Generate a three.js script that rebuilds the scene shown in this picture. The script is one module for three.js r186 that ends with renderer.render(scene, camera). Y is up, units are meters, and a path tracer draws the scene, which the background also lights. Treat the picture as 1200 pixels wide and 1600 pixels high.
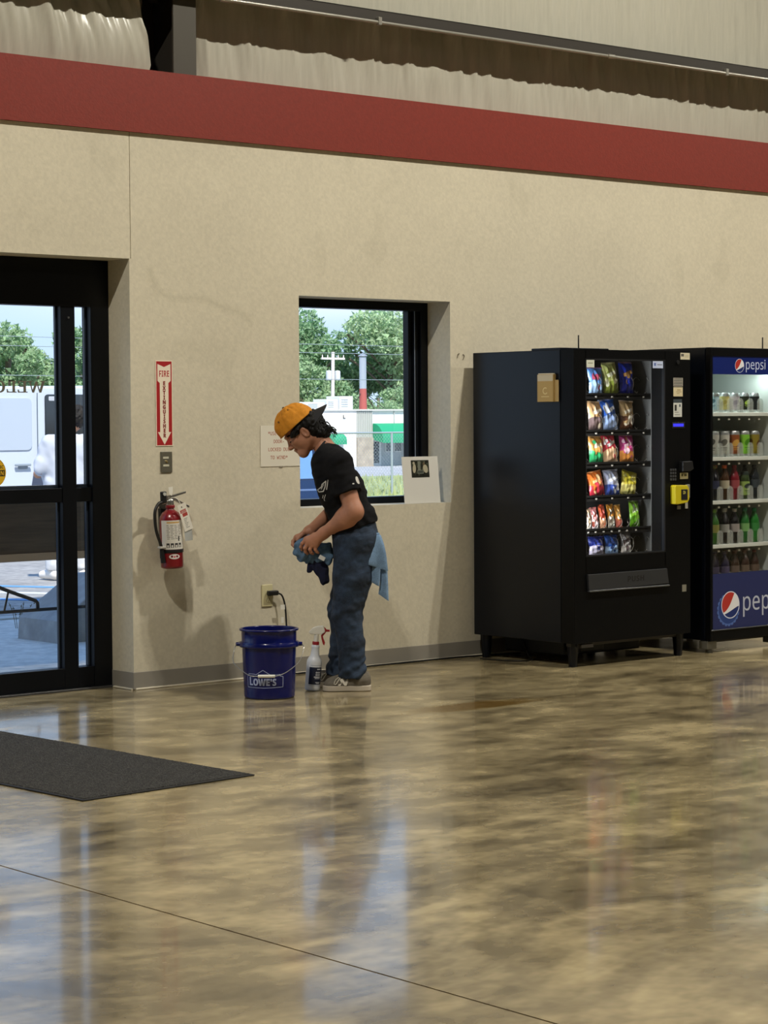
import * as THREE from 'three';
import { RoundedBoxGeometry } from 'three/addons/geometries/RoundedBoxGeometry.js';
import { TextGeometry } from 'three/addons/geometries/TextGeometry.js';
import { FontLoader } from 'three/addons/loaders/FontLoader.js';
import { mergeGeometries } from 'three/addons/utils/BufferGeometryUtils.js';
import { RectAreaLightUniformsLib } from 'three/addons/lights/RectAreaLightUniformsLib.js';
RectAreaLightUniformsLib.init();

// ------------------------------------------------------------------ camera
const scene = new THREE.Scene();
const camera = new THREE.PerspectiveCamera(25.98, 1200 / 1600, 0.1, 900);
camera.position.set(-6.6585, 1.4297, 9.834);
camera.up.set(0.0317, 0.9991, -0.0271);
camera.lookAt(-6.6585 + 6.5, 1.4297 - 0.412, 9.834 - 7.588);
camera.updateMatrixWorld();

const renderer = new THREE.WebGLRenderer({ antialias: true });
renderer.toneMapping = THREE.LinearToneMapping;
renderer.toneMappingExposure = 1.0;
renderer.shadowMap.enabled = true;

// ------------------------------------------------------------------ noise
function rng(seed) {
  let a = seed >>> 0;
  return () => {
    a = (a + 0x6d2b79f5) >>> 0;
    let t = Math.imul(a ^ (a >>> 15), 1 | a);
    t = (t + Math.imul(t ^ (t >>> 7), 61 | t)) ^ t;
    return ((t ^ (t >>> 14)) >>> 0) / 4294967296;
  };
}
const PERM = (() => { const r = rng(77), p = []; for (let i = 0; i < 1024; i++) p.push(r()); return p; })();
const hash2 = (x, y, s) => PERM[(Math.imul(x, 73856093) ^ Math.imul(y, 19349663) ^ Math.imul(s + 1, 83492791)) & 1023];
const smooth = (t) => t * t * (3 - 2 * t);
// periodic value noise: period px, py in lattice cells
function vnoise(x, y, px, py, s) {
  const xi = Math.floor(x), yi = Math.floor(y), fx = smooth(x - xi), fy = smooth(y - yi);
  const m = (v, p) => ((v % p) + p) % p;
  const x0 = m(xi, px), x1 = m(xi + 1, px), y0 = m(yi, py), y1 = m(yi + 1, py);
  const a = hash2(x0, y0, s), b = hash2(x1, y0, s), c = hash2(x0, y1, s), d = hash2(x1, y1, s);
  return a + (b - a) * fx + (c - a) * fy + (a - b - c + d) * fx * fy;
}
function fbm(u, v, fu, fv, oct, s) {           // u, v in 0..1
  let t = 0, a = 0.5, n = 0;
  for (let o = 0; o < oct; o++) { t += a * vnoise(u * fu, v * fv, fu, fv, s + o); n += a; a *= 0.55; fu *= 2; fv *= 2; }
  return t / n;
}
const clamp = (v, a = 0, b = 1) => Math.min(b, Math.max(a, v));
const mix = (a, b, t) => a + (b - a) * t;
const sstep = (a, b, x) => smooth(clamp((x - a) / (b - a)));

// ------------------------------------------------------------------ sky
function makeSky() {
  const w = 1024, h = 512, d = new Uint8Array(w * h * 4);
  for (let j = 0; j < h; j++) for (let i = 0; i < w; i++) {
    const el = (j + 0.5) / h * 180 - 90, k = clamp(el / 60), e = Math.pow(k, 0.55);
    let r = mix(196, 96, e), g = mix(217, 150, e), b = mix(236, 224, e);
    const c = sstep(0.5, 0.78, fbm(i / w, Math.pow(clamp(j / h * 2 - 1), 0.6), 10, 12, 5, 5)) * 0.8 * sstep(-2, 6, el);
    r = mix(r, 244, c); g = mix(g, 247, c); b = mix(b, 250, c);
    if (el < 0) { r = 150; g = 150; b = 145; }
    d.set([r, g, b, 255], (j * w + i) * 4);
  }
  const t = new THREE.DataTexture(d, w, h, THREE.RGBAFormat);
  t.colorSpace = THREE.SRGBColorSpace; t.magFilter = THREE.LinearFilter; t.minFilter = THREE.LinearFilter;
  t.mapping = THREE.EquirectangularReflectionMapping; t.wrapS = THREE.RepeatWrapping; t.needsUpdate = true;
  return t;
}
scene.background = makeSky();
scene.backgroundIntensity = 1.5;

// sun: high, behind the hall, so the street front over the way is lit and the door stands in shade
const sun = new THREE.DirectionalLight(new THREE.Color(1, 0.95, 0.86), 6.0);
sun.position.set(-22, 62, 34); sun.target.position.set(0, 0, -10);
sun.castShadow = true; sun.shadow.mapSize.set(4096, 4096);
Object.assign(sun.shadow.camera, { left: -160, right: 160, top: 160, bottom: -160, near: 1, far: 500 });
scene.add(sun, sun.target);

// high bay lamps of the hall (their fittings are built with the roof): two lenses each
const LAMPS = [];
for (const z of [3.7, 11.2, 18.7]) for (const x of [-4.0, 3.28, 10.6]) LAMPS.push([x, 7.0, z]);
const LAMP_POWER = 49.5, LAMP_COLOR = new THREE.Color(1.0, 0.945, 0.83);

// ------------------------------------------------------------------ helpers
const taken = {};
function numbered(n) { const k = taken[n] = (taken[n] ?? -1) + 1; return k ? n + '_' + String(k).padStart(3, '0') : n; }
const shade = (m) => { m.castShadow = true; m.receiveShadow = true; return m; };
function thing(name, label, category, pos = [0, 0, 0], turn = 0, group, kind) {
  const o = new THREE.Group(); o.name = numbered(name); o.position.set(...pos); o.rotation.y = turn;
  o.userData = { label, category }; if (group) o.userData.group = group; if (kind) o.userData.kind = kind;
  scene.add(o); return o;
}
const partNames = new Map();
function part(name, geo, mat, parent, label) {
  const m = shade(new THREE.Mesh(Array.isArray(geo) ? merge(geo) : geo, mat));
  let c = partNames.get(parent); if (!c) partNames.set(parent, c = {});
  const k = c[name] = (c[name] ?? -1) + 1;
  m.name = k ? name + '_' + String(k).padStart(3, '0') : name;
  if (label) m.userData.label = label;
  parent.add(m); return m;
}
function solo(name, geo, mat, label, category, group, kind) {
  const m = shade(new THREE.Mesh(Array.isArray(geo) ? merge(geo) : geo, mat));
  m.name = numbered(name); m.userData = { label, category };
  if (group) m.userData.group = group; if (kind) m.userData.kind = kind;
  scene.add(m); return m;
}
function setting(name, geo, mat, label) {
  const m = geo ? shade(new THREE.Mesh(Array.isArray(geo) ? merge(geo) : geo, mat)) : new THREE.Group();
  m.name = numbered(name); m.userData = { label, category: name.split('_')[0], kind: 'structure' }; scene.add(m); return m;
}
function merge(list) {
  const g = mergeGeometries(list.map((x) => {
    const y = x.index ? x.toNonIndexed() : x;
    for (const k of Object.keys(y.attributes)) if (!['position', 'normal', 'uv'].includes(k)) y.deleteAttribute(k);
    if (!y.attributes.uv) y.setAttribute('uv', new THREE.BufferAttribute(new Float32Array(y.attributes.position.count * 2), 2));
    return y;
  }));
  if (!g) throw new Error('merge failed');
  return g;
}
const V = (x, y, z) => new THREE.Vector3(x, y, z);
// box from two corners, uv in metres by the face it lies on
function box(x0, y0, z0, x1, y1, z1) {
  const g = new THREE.BoxGeometry(Math.abs(x1 - x0), Math.abs(y1 - y0), Math.abs(z1 - z0)).translate((x0 + x1) / 2, (y0 + y1) / 2, (z0 + z1) / 2);
  return metres(g);
}
function rbox(x0, y0, z0, x1, y1, z1, r = 0.006, s = 2) {
  const g = new RoundedBoxGeometry(Math.abs(x1 - x0), Math.abs(y1 - y0), Math.abs(z1 - z0), s, r).translate((x0 + x1) / 2, (y0 + y1) / 2, (z0 + z1) / 2);
  return metres(g);
}
function metres(g) {
  const p = g.attributes.position, n = g.attributes.normal, uv = new Float32Array(p.count * 2);
  for (let i = 0; i < p.count; i++) {
    const ax = Math.abs(n.getX(i)), ay = Math.abs(n.getY(i)), az = Math.abs(n.getZ(i));
    if (ay > ax && ay > az) uv.set([p.getX(i), p.getZ(i)], i * 2);
    else if (ax > az) uv.set([p.getZ(i), p.getY(i)], i * 2);
    else uv.set([p.getX(i), p.getY(i)], i * 2);
  }
  g.setAttribute('uv', new THREE.BufferAttribute(uv, 2)); return g;
}
function rod(a, b, r, r2 = r, seg = 12) {
  const A = V(...a), B = V(...b), L = A.distanceTo(B), g = new THREE.CylinderGeometry(r2, r, L, seg);
  g.applyQuaternion(new THREE.Quaternion().setFromUnitVectors(V(0, 1, 0), B.clone().sub(A).normalize()));
  return g.translate((A.x + B.x) / 2, (A.y + B.y) / 2, (A.z + B.z) / 2);
}
function tube(pts, r, seg = 40, rs = 8, closed = false) {
  return new THREE.TubeGeometry(new THREE.CatmullRomCurve3(pts.map((p) => V(...p)), closed, 'catmullrom', 0.5), seg, r, rs, closed);
}
function lathe(prof, seg = 40) { return new THREE.LatheGeometry(prof.map(([r, y]) => new THREE.Vector2(r, y)), seg); }
function poly(pts, depth, bevel = 0) {          // xy outline pushed along +z
  const s = new THREE.Shape(pts.map(([x, y]) => new THREE.Vector2(x, y)));
  return new THREE.ExtrudeGeometry(s, { depth, bevelEnabled: bevel > 0, bevelSize: bevel, bevelThickness: bevel, bevelSegments: 2, curveSegments: 10 });
}
function quad(w, h) { return new THREE.PlaneGeometry(w, h); }
const M = (o) => new THREE.MeshPhysicalMaterial({ roughness: 0.6, ...o });
function tex(w, h, fn, srgb = true) {            // fn(u, v) -> [r, g, b] 0..255
  const d = new Uint8Array(w * h * 4);
  for (let j = 0; j < h; j++) for (let i = 0; i < w; i++) { const c = fn(i / w, j / h); d.set([c[0], c[1], c[2], 255], (j * w + i) * 4); }
  const t = new THREE.DataTexture(d, w, h, THREE.RGBAFormat);
  if (srgb) t.colorSpace = THREE.SRGBColorSpace;
  t.magFilter = THREE.LinearFilter; t.minFilter = THREE.LinearMipmapLinearFilter; t.generateMipmaps = true;
  t.wrapS = t.wrapT = THREE.RepeatWrapping; t.needsUpdate = true; return t;
}
function rep(t, sx, sy = sx) { t.repeat.set(sx, sy); return t; }
function canvas(w, h, draw, repeat = false) {
  const c = document.createElement('canvas'); c.width = w; c.height = h; const g = c.getContext('2d'); draw(g, w, h);
  const t = new THREE.CanvasTexture(c); t.colorSpace = THREE.SRGBColorSpace; t.magFilter = THREE.LinearFilter;
  if (repeat) t.wrapS = t.wrapT = THREE.RepeatWrapping; return t;
}
const grey = (v) => [v, v, v];
// fine orange-peel of rolled paint, and a softer cloth weave, used as bump
const peelBump = rep(tex(512, 512, (u, v) => grey(255 * (0.6 * fbm(u, v, 90, 90, 2, 3) + 0.4 * fbm(u, v, 24, 24, 2, 9))), false), 1.4);
// ------------------------------------------------------------------ hall shell
const wallTex = rep(tex(1024, 1024, (u, v) => {
  const n = fbm(u, v, 5, 5, 5, 11), f = fbm(u, v, 200, 200, 2, 21), k = 1 + (n - 0.5) * 0.07 + (f - 0.5) * 0.07;
  const scuff = sstep(0.66, 0.82, fbm(u, v, 14, 10, 4, 33)) * 0.025;
  return [208 * k * (1 - scuff), 200 * k * (1 - scuff), 178 * k * (1 - scuff * 1.1)];
}), 0.33);
const mWall = M({ map: wallTex, roughness: 0.8, bumpMap: peelBump, bumpScale: 0.0006 });
const mReturn = M({ map: wallTex, roughness: 0.85 });
const shapeOf = (pts) => new THREE.Shape(pts.map(([x, y]) => new THREE.Vector2(x, y)));
function wallPiece(shape) { return metres(new THREE.ExtrudeGeometry(shape, { depth: 0.3, bevelEnabled: false }).translate(0, 0, -0.3)); }
{
  const w = setting('wall_front', null, null, 'beige painted front wall with the glass door and the window');
  // panel joint above the corner of the door
  part('wall_panel', wallPiece(shapeOf([[-13, 0], [-2.9, 0], [-2.9, 2.295], [0.0065, 2.295], [0.0065, 2.99], [-13, 2.99]])), mWall, w);
  const s = shapeOf([[0, 0], [16, 0], [16, 2.99], [0.0115, 2.99], [0.0115, 2.295], [0, 2.295]]);
  s.holes.push(new THREE.Path([[1.143, 0.937], [1.143, 2.136], [2.295, 2.136], [2.295, 0.937]].map(([x, y]) => new THREE.Vector2(x, y))));
  part('wall_panel', wallPiece(s), mWall, w);
  // old water mark on the paint between the sign and the window: a wandering tide line
  const tide = canvas(512, 256, (c) => { c.clearRect(0, 0, 512, 256); c.lineCap = 'round'; for (const [w, al] of [[34, 0.03], [18, 0.03], [6, 0.035]]) { c.strokeStyle = `rgba(112,98,70,${al})`; c.lineWidth = w; c.beginPath(); c.moveTo(20, 20); c.bezierCurveTo(40, 120, 110, 130, 190, 122); c.bezierCurveTo(270, 112, 300, 132, 356, 150); c.bezierCurveTo(410, 168, 470, 160, 500, 210); c.stroke(); } });
  part('water_mark', quad(0.72, 0.36).translate(0.46, 2.09, 0.0012), M({ map: tide, transparent: true, roughness: 0.8 }), w);
  part('joint_backing', box(0.004, 2.3, -0.02, 0.014, 2.98, -0.008), M({ color: '#8d8268', roughness: 0.9 }), w);
}
{ // red fascia above the painted wall, standing a little proud of it
  const mRed = M({ map: rep(tex(256, 256, (u, v) => { const k = 1 + (fbm(u, v, 70, 70, 2, 41) - 0.5) * 0.10; return [123 * k, 38 * k, 24 * k]; }), 1), roughness: 0.55, bumpMap: peelBump, bumpScale: 0.0006 });
  setting('trim_1', [box(-13, 2.962, -0.3, 16, 3.297, 0.02)], mRed, 'long dark red fascia board along the top of the beige wall');
}
{ // floor: two slabs with a sawn joint between them
  const T = 2048, fw = 14;
  const floorTex = tex(T, T, (u, v) => {
    const wx = fbm(u, v, 6, 6, 3, 51) - 0.5, wy = fbm(u, v, 6, 6, 3, 57) - 0.5, wu = u + wx * 0.05, wv = v + wy * 0.05;
    const a = fbm(wu, wv, 9, 9, 5, 61), a2 = fbm(u + wx * 0.03, v + wy * 0.03, 52, 46, 5, 63);   // broad and small clouds
    const st = fbm(wu * 1 + wx * 0.02, wv, 64, 130, 4, 67);    // trowel streaks
    const fine = fbm(u, v, 380, 380, 2, 71), ridge = 1 - Math.abs(2 * fbm(u + wx * 0.04, v + wy * 0.04, 36, 52, 3, 75) - 1);
    let k = 0.62 + 0.5 * (a - 0.5) + 0.85 * (a2 - 0.5) + 1.0 * (st - 0.5) + 0.25 * (fine - 0.5) - 0.07 * sstep(0.90, 1.0, ridge);
    k = clamp(k, 0.08, 1.08);
    let r = mix(82, 190, k), g = mix(72, 173, k), b = mix(51, 132, k);
    // rust-brown spill in front of the vending machine
    const X = u * fw - 4.0, Z = v * fw - 1.0, ex = (X - 0.80 - (Z - 1.72) * 0.55) / 0.52, ez = (Z - 1.72) / 0.16, e = Math.hypot(ex, ez) + (a - 0.5) * 1.3 + (st - 0.5) * 0.7;
    const sp = sstep(1.0, 0.55, e) * 0.9; r = mix(r, 104, sp); g = mix(g, 78, sp); b = mix(b, 32, sp);
    return [r, g, b];
  });
  const uvFloor = (g) => { const p = g.attributes.position, uv = g.attributes.uv; for (let i = 0; i < p.count; i++) uv.setXY(i, (p.getX(i) + 4.0) / fw, (p.getZ(i) + 1.0) / fw); return g; };
  const rough = rep(tex(1024, 1024, (u, v) => grey(255 * clamp(0.12 + 0.16 * fbm(u, v, 8, 8, 5, 81) + 0.05 * fbm(u, v, 120, 120, 2, 85))), false), 4);
  const bump = rep(tex(1024, 1024, (u, v) => grey(255 * (0.65 * fbm(u, v, 9, 14, 3, 91) + 0.35 * fbm(u, v, 40, 60, 3, 97))), false), 7);
  const mFloor = M({ map: floorTex, roughness: 1, roughnessMap: rough, bumpMap: bump, bumpScale: 0.0006, ior: 1.5, clearcoat: 0.42, clearcoatRoughness: 0.075 });
  const f = setting('floor', null, null, 'polished brown mottled concrete floor');
  part('slab', uvFloor(box(-13, -0.15, -0.3, -2.9765, 0, 24)), mFloor, f);
  part('slab', uvFloor(box(-2.9685, -0.15, -0.3, 16, 0, 24)), mFloor, f);
  part('joint_filler', box(-2.976, -0.15, 0, -2.968, -0.0022, 24), M({ color: '#5f5038', roughness: 0.9 }), f);
}
{ // vinyl baseboard with a pale bead of caulk along the floor
  const mBase = M({ color: '#8f8a80', roughness: 0.5 }), mCaulk = M({ color: '#cfc7b2', roughness: 0.6 });
  const b = setting('baseboard_front', null, null, 'grey vinyl baseboard along the beige wall');
  part('base_strip', [rbox(0, 0.004, 0, 16, 0.094, 0.005, 0.0015), rbox(-0.005, 0.004, -0.2, 0, 0.094, 0.005, 0.0015)], mBase, b);
  part('caulk_bead', [rod([0.006, 0.004, 0.009], [16, 0.004, 0.009], 0.0065, 0.0065, 8), rod([-0.009, 0.004, -0.2], [-0.009, 0.004, -0.002], 0.0065, 0.0065, 8)], mCaulk, b);
}
// upper wall: white vinyl-faced insulation behind steel girts
const mVinyl = M({ map: rep(tex(512, 512, (u, v) => { const k = 1 + (fbm(u, v, 60, 8, 4, 101) - 0.5) * 0.08; return [176 * k, 173 * k, 158 * k]; }), 1), roughness: 0.32 });
function insulation(x0, x1, y0, y1, z, seed, edge, billow = 1) {
  const nx = Math.round((x1 - x0) * 90), ny = Math.round((y1 - y0) * 26), g = new THREE.PlaneGeometry(1, 1, nx, ny), p = g.attributes.position;
  for (let i = 0; i < p.count; i++) {
    const u = p.getX(i) + 0.5, v = p.getY(i) + 0.5, x = x0 + u * (x1 - x0), y = y0 + v * (y1 - y0);
    const fold = Math.pow(fbm(x / 20 + 0.5 + (v - 0.5) * 0.004, v * 0.5, 340, 2, 3, seed), 2.0) * 0.075 * (0.25 + Math.pow(v, 2.5) * 1.1);
    const soft = fbm(x / 20 + 0.5, v * 0.5, 30, 2, 3, seed + 5) * 0.03, belly = Math.sin(Math.PI * clamp(v * 1.05)) * 0.012 * billow;
    const q = edge ? edge(x, y, u, v) : [x, y, 0];
    p.setXYZ(i, q[0], q[1], z + (fold + soft) * billow + belly + q[2]);
  }
  g.computeVertexNormals(); return metres(g);
}
{
  const w = setting('wall_upper', null, null, 'upper wall of white vinyl-faced insulation above the red fascia');
  part('outer_sheet', box(-13, 2.9, -0.46, 16, 8.0, -0.4), M({ color: '#8b8a82', roughness: 0.5 }), w);
  // low strip right of the column, and the strip above the girt
  part('insulation_panel', insulation(0.42, 9, 3.2, 3.79, -0.245, 111), mVinyl, w);
  part('insulation_panel', insulation(-0.3, 0.5, 3.2, 3.79, -0.395, 117), mVinyl, w);
  part('insulation_panel', insulation(0.2, 12, 3.79, 5.6, -0.2, 121, null, 0.7), mVinyl, w);
  part('insulation_panel', insulation(-6, 0.2, 3.79, 5.6, -0.2, 127, null, 0.7), mVinyl, w);
  // left of the column the sheet has come loose: it bellies out and ends in a ragged slanting edge
  part('insulation_panel', insulation(-6, 0.26, 3.2, 3.75, -0.23, 131, (x, y, u, v) => {
    const t = sstep(-1.4, 0.26, x), e = 0.26 - 0.06 * Math.max(0, (y - 3.34) / 0.3) - 0.10 * Math.max(0, (3.33 - y) / 0.1);
    return [x > -1.2 ? mix(x, -1.2 + (x + 1.2) / 1.46 * (e + 1.2), t) : x, y - 0.10 * t * Math.max(0, v - 0.55), t * 0.05 * Math.sin(Math.PI * clamp(v * 0.9 + 0.1))];
  }, 1.2), mVinyl, w, 'loose sheet bellying out with a slanting edge');
}
const mSteel = M({ color: '#37332d', roughness: 0.5, metalness: 0.25 }), mConduit = M({ color: '#a9a69c', roughness: 0.35, metalness: 0.7 });
{
  const g = setting('trim_2', [box(-13, 3.80, -0.24, 16, 3.806, -0.025), box(-13, 3.742, -0.031, 16, 3.806, -0.025), box(-13, 3.742, -0.031, 16, 3.748, -0.012), box(-13, 3.806, -0.24, 16, 3.86, -0.234)], mSteel, 'dark steel girt running along the upper wall');
  g.userData.category = 'girt';
  const c = thing('electrical_conduit', 'thin grey metal conduit under the dark steel girt', 'conduit');
  part('pipe', rod([-13, 3.7325, -0.012], [16, 3.7325, -0.012], 0.0105), mConduit, c);
  for (let x = -8.5; x < 12; x += 3.05) part('coupling', rod([x - 0.03, 3.7325, -0.012], [x + 0.03, 3.7325, -0.012], 0.0145), mConduit, c);
  for (let x = -7.4; x < 12; x += 3.05) part('clamp', rbox(x, 3.716, -0.026, x + 0.025, 3.762, 0.002, 0.003), mConduit, c);
}
{ // H section column behind the fascia
  const c = setting('column', null, null, 'dark steel H column behind the red fascia');
  part('flange', box(0.343, 0, -0.072, 0.493, 7.9, -0.06), M({ color: '#4a463e', roughness: 0.55, metalness: 0.2 }), c);
  part('flange', box(0.343, 0, -0.36, 0.493, 7.9, -0.348), mSteel, c);
  part('web', box(0.414, 0, -0.35, 0.422, 7.9, -0.07), mSteel, c);
  part('clip_angle', [box(0.30, 3.71, -0.23, 0.36, 3.80, -0.224), box(0.493, 3.71, -0.15, 0.54, 3.80, -0.144)], mSteel, c);
}
{ // rest of the hall, out of the frame
  const mIn = M({ color: '#7c776b', roughness: 0.85 });
  setting('wall_left', box(-13.2, 0, -0.46, -13, 8, 24), mIn, 'beige side wall of the hall');
  setting('wall_right', box(16, 0, -0.46, 16.2, 8, 24), mIn, 'beige far side wall of the hall');
  setting('wall_back', box(-13.2, 0, 24, 16.2, 8, 24.2), mIn, 'beige back wall of the hall');
  setting('ceiling', box(-13.2, 8, -0.6, 16.2, 8.2, 24.2), M({ color: '#6a675e', roughness: 0.6 }), 'white insulated roof underside');
}
for (const [x, y, z] of LAMPS) {
  const t = thing('high_bay_lamp', 'white high bay ceiling lamp with two round lenses', 'lamp', [x, y, z], 0, 'high bay lamps under the roof');
  part('housing', [rbox(-0.24, 0.02, -0.14, 0.24, 0.10, 0.14, 0.02), box(-0.2, 0.10, -0.1, 0.2, 0.14, 0.1)], M({ color: '#cfcfca', roughness: 0.4 }), t);
  part('suspension', [rod([-0.18, 0.12, 0], [-0.18, 1.0, 0], 0.004), rod([0.18, 0.12, 0], [0.18, 1.0, 0], 0.004)], mConduit, t);
  for (const s of [-1, 1]) {
    part('lens', new THREE.CylinderGeometry(0.04, 0.04, 0.012, 24).translate(s * 0.12, 0.014, 0), M({ color: '#ffffff', emissive: LAMP_COLOR, emissiveIntensity: 6, roughness: 0.4 }), t);
    const l = new THREE.SpotLight(LAMP_COLOR, LAMP_POWER * (z > 5 ? 0.2 : x < 0 ? 0.9 : 1), 0, 1.4, 0.35, 2);
    l.position.set(x + s * 0.12, y - 0.012, z); l.target.position.set(x + s * 0.12, 0, z);
    l.castShadow = true; l.shadow.radius = 2; l.shadow.mapSize.set(1024, 1024); scene.add(l, l.target);
  }
}
// ------------------------------------------------------------------ glass door and window
const mFrame = M({ color: '#04070d', roughness: 0.4, specularIntensity: 0.5 }), mGlass = M({ color: '#ffffff', roughness: 0, transmission: 1, thickness: 0, ior: 1.5 });
const font = await new FontLoader().loadAsync('fonts/droid/droid_serif_bold.typeface.json');
{
  const d = setting('door_1', null, null, 'black framed automatic glass entrance door');
  const z0 = -0.29, z1 = -0.2;
  part('header', [rbox(-2.9, 2.045, z0, 0, 2.295, z1, 0.004)], mFrame, d);
  part('jamb', rbox(-0.115, 0, z0, 0, 2.05, z1, 0.004), mFrame, d);
  part('jamb', rbox(-2.9, 0, z0, -2.785, 2.05, z1, 0.004), mFrame, d);
  part('threshold', rbox(-2.9, -0.02, z0 - 0.02, 0, 0.012, z1 + 0.02, 0.004), M({ color: '#4d4d4d', roughness: 0.4, metalness: 0.6 }), d);
  // fixed sidelight and sliding leaf, both halves
  for (const m of [1, -1]) {
    const X = (x) => m > 0 ? x : -2.9 - x, bx = (a, b, c, e, za, zb) => rbox(Math.min(X(a), X(c)), b, za, Math.max(X(a), X(c)), e, zb, 0.003);
    part('stile', bx(-0.30, 0.0, -0.212, 2.05, z0 + 0.01, z1 - 0.005), mFrame, d);
    part('stile', bx(-1.45, 0.0, -1.36, 2.05, z0 + 0.01, z1 - 0.005), mFrame, d);
    part('mid_rail', bx(-1.36, 1.007, -0.30, 1.082, z0 + 0.01, z1 - 0.01), mFrame, d);
    part('mid_rail', bx(-0.212, 1.007, -0.115, 1.082, z0 + 0.01, z1 - 0.01), mFrame, d);
    part('bottom_rail', bx(-1.36, 0.0, -0.30, 0.122, z0 + 0.01, z1 - 0.005), mFrame, d);
    part('bottom_rail', bx(-0.212, 0.0, -0.115, 0.122, z0 + 0.01, z1 - 0.005), mFrame, d);
    part('glazing_bead', [bx(-1.36, 1.082, -0.30, 1.1, -0.262, -0.245), bx(-0.212, 1.082, -0.115, 1.1, -0.262, -0.245), bx(-0.31, 0.122, -0.30, 2.045, -0.262, -0.245), bx(-0.127, 0.122, -0.115, 2.045, -0.262, -0.245)], M({ color: '#2b3440', roughness: 0.3 }), d);
    for (const [a, b] of [[-1.365, -0.295], [-0.217, -0.11]]) for (const [c, e] of [[0.118, 1.01], [1.078, 2.05]]) {
      const w = Math.abs(a - b), g = quad(w, e - c).translate((X(a) + X(b)) / 2, (c + e) / 2, -0.25);
      part('pane', g, mGlass, d);
    }
  }
  part('pivot_pin', rod([-0.255, 1.985, -0.206], [-0.255, 1.985, -0.196], 0.005), M({ color: '#8d8d8d', roughness: 0.3, metalness: 0.8 }), d);
}
{ // lettering on the outside of the leaf, read from the street
  const g = new TextGeometry('WELCOME', { font, size: 0.062, depth: 0.0008, curveSegments: 4 });
  g.computeBoundingBox(); const w = g.boundingBox.max.x; g.scale(1.18, 1, 1); g.rotateY(Math.PI).translate(-0.368, 1.588, -0.2515);
  solo('door_lettering', g, M({ color: '#6b6656', roughness: 0.6 }), 'serif lettering stuck on the outside of the glass door', 'lettering');
  const s = thing('caution_sticker', 'round yellow and black caution sticker on the glass door', 'sticker', [-0.70, 1.172, -0.246]);
  const r = 0.079;
  const t = canvas(512, 512, (c) => {
    c.fillStyle = '#e0b21c'; c.fillRect(0, 0, 512, 512); c.fillStyle = '#111'; c.textAlign = 'center';
    c.font = 'bold 74px sans-serif'; c.fillText('AUTOMATIC', 256, 190, 440); c.fillRect(20, 215, 472, 108); c.fillStyle = '#e0b21c'; c.font = 'bold 100px sans-serif'; c.fillText('CAUTION', 256, 305, 450);
    c.fillStyle = '#111'; c.font = 'bold 74px sans-serif'; c.fillText('DOOR', 256, 395);
  });
  part('disc', new THREE.CircleGeometry(r, 48), M({ map: t, roughness: 0.5 }), s);
  part('edge', new THREE.TorusGeometry(r, 0.0012, 6, 48), M({ color: '#c79c16', roughness: 0.5 }), s);
}
{
  const w = setting('window_1', null, null, 'black framed window beside the door');
  const z1 = -0.2, z0 = -0.29;
  part('frame', [rbox(1.143, 2.086, z0, 2.295, 2.136, z1, 0.003)], mFrame, w);
  part('frame', [rbox(1.143, 0.937, z0, 2.295, 0.977, z1, 0.003)], mFrame, w);
  part('frame', [rbox(2.238, 0.97, z0, 2.295, 2.09, z1, 0.003), rbox(2.20, 0.97, z0, 2.245, 2.09, z1 - 0.02, 0.003), rbox(2.172, 0.97, z0, 2.205, 2.09, z1 - 0.04, 0.003)], mFrame, w);
  part('frame', [rbox(1.143, 0.97, z0, 1.195, 2.09, z1, 0.003), rbox(1.19, 0.97, z0, 1.23, 2.09, z1 - 0.03, 0.003)], mFrame, w);
  part('glazing_bead', box(2.203, 0.975, -0.224, 2.2055, 2.088, -0.2175), M({ color: '#aab4c4', roughness: 0.3, metalness: 0.5 }), w);
  part('pane', quad(0.96, 1.13).translate(1.70, 1.53, -0.262), mGlass, w);
}
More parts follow.
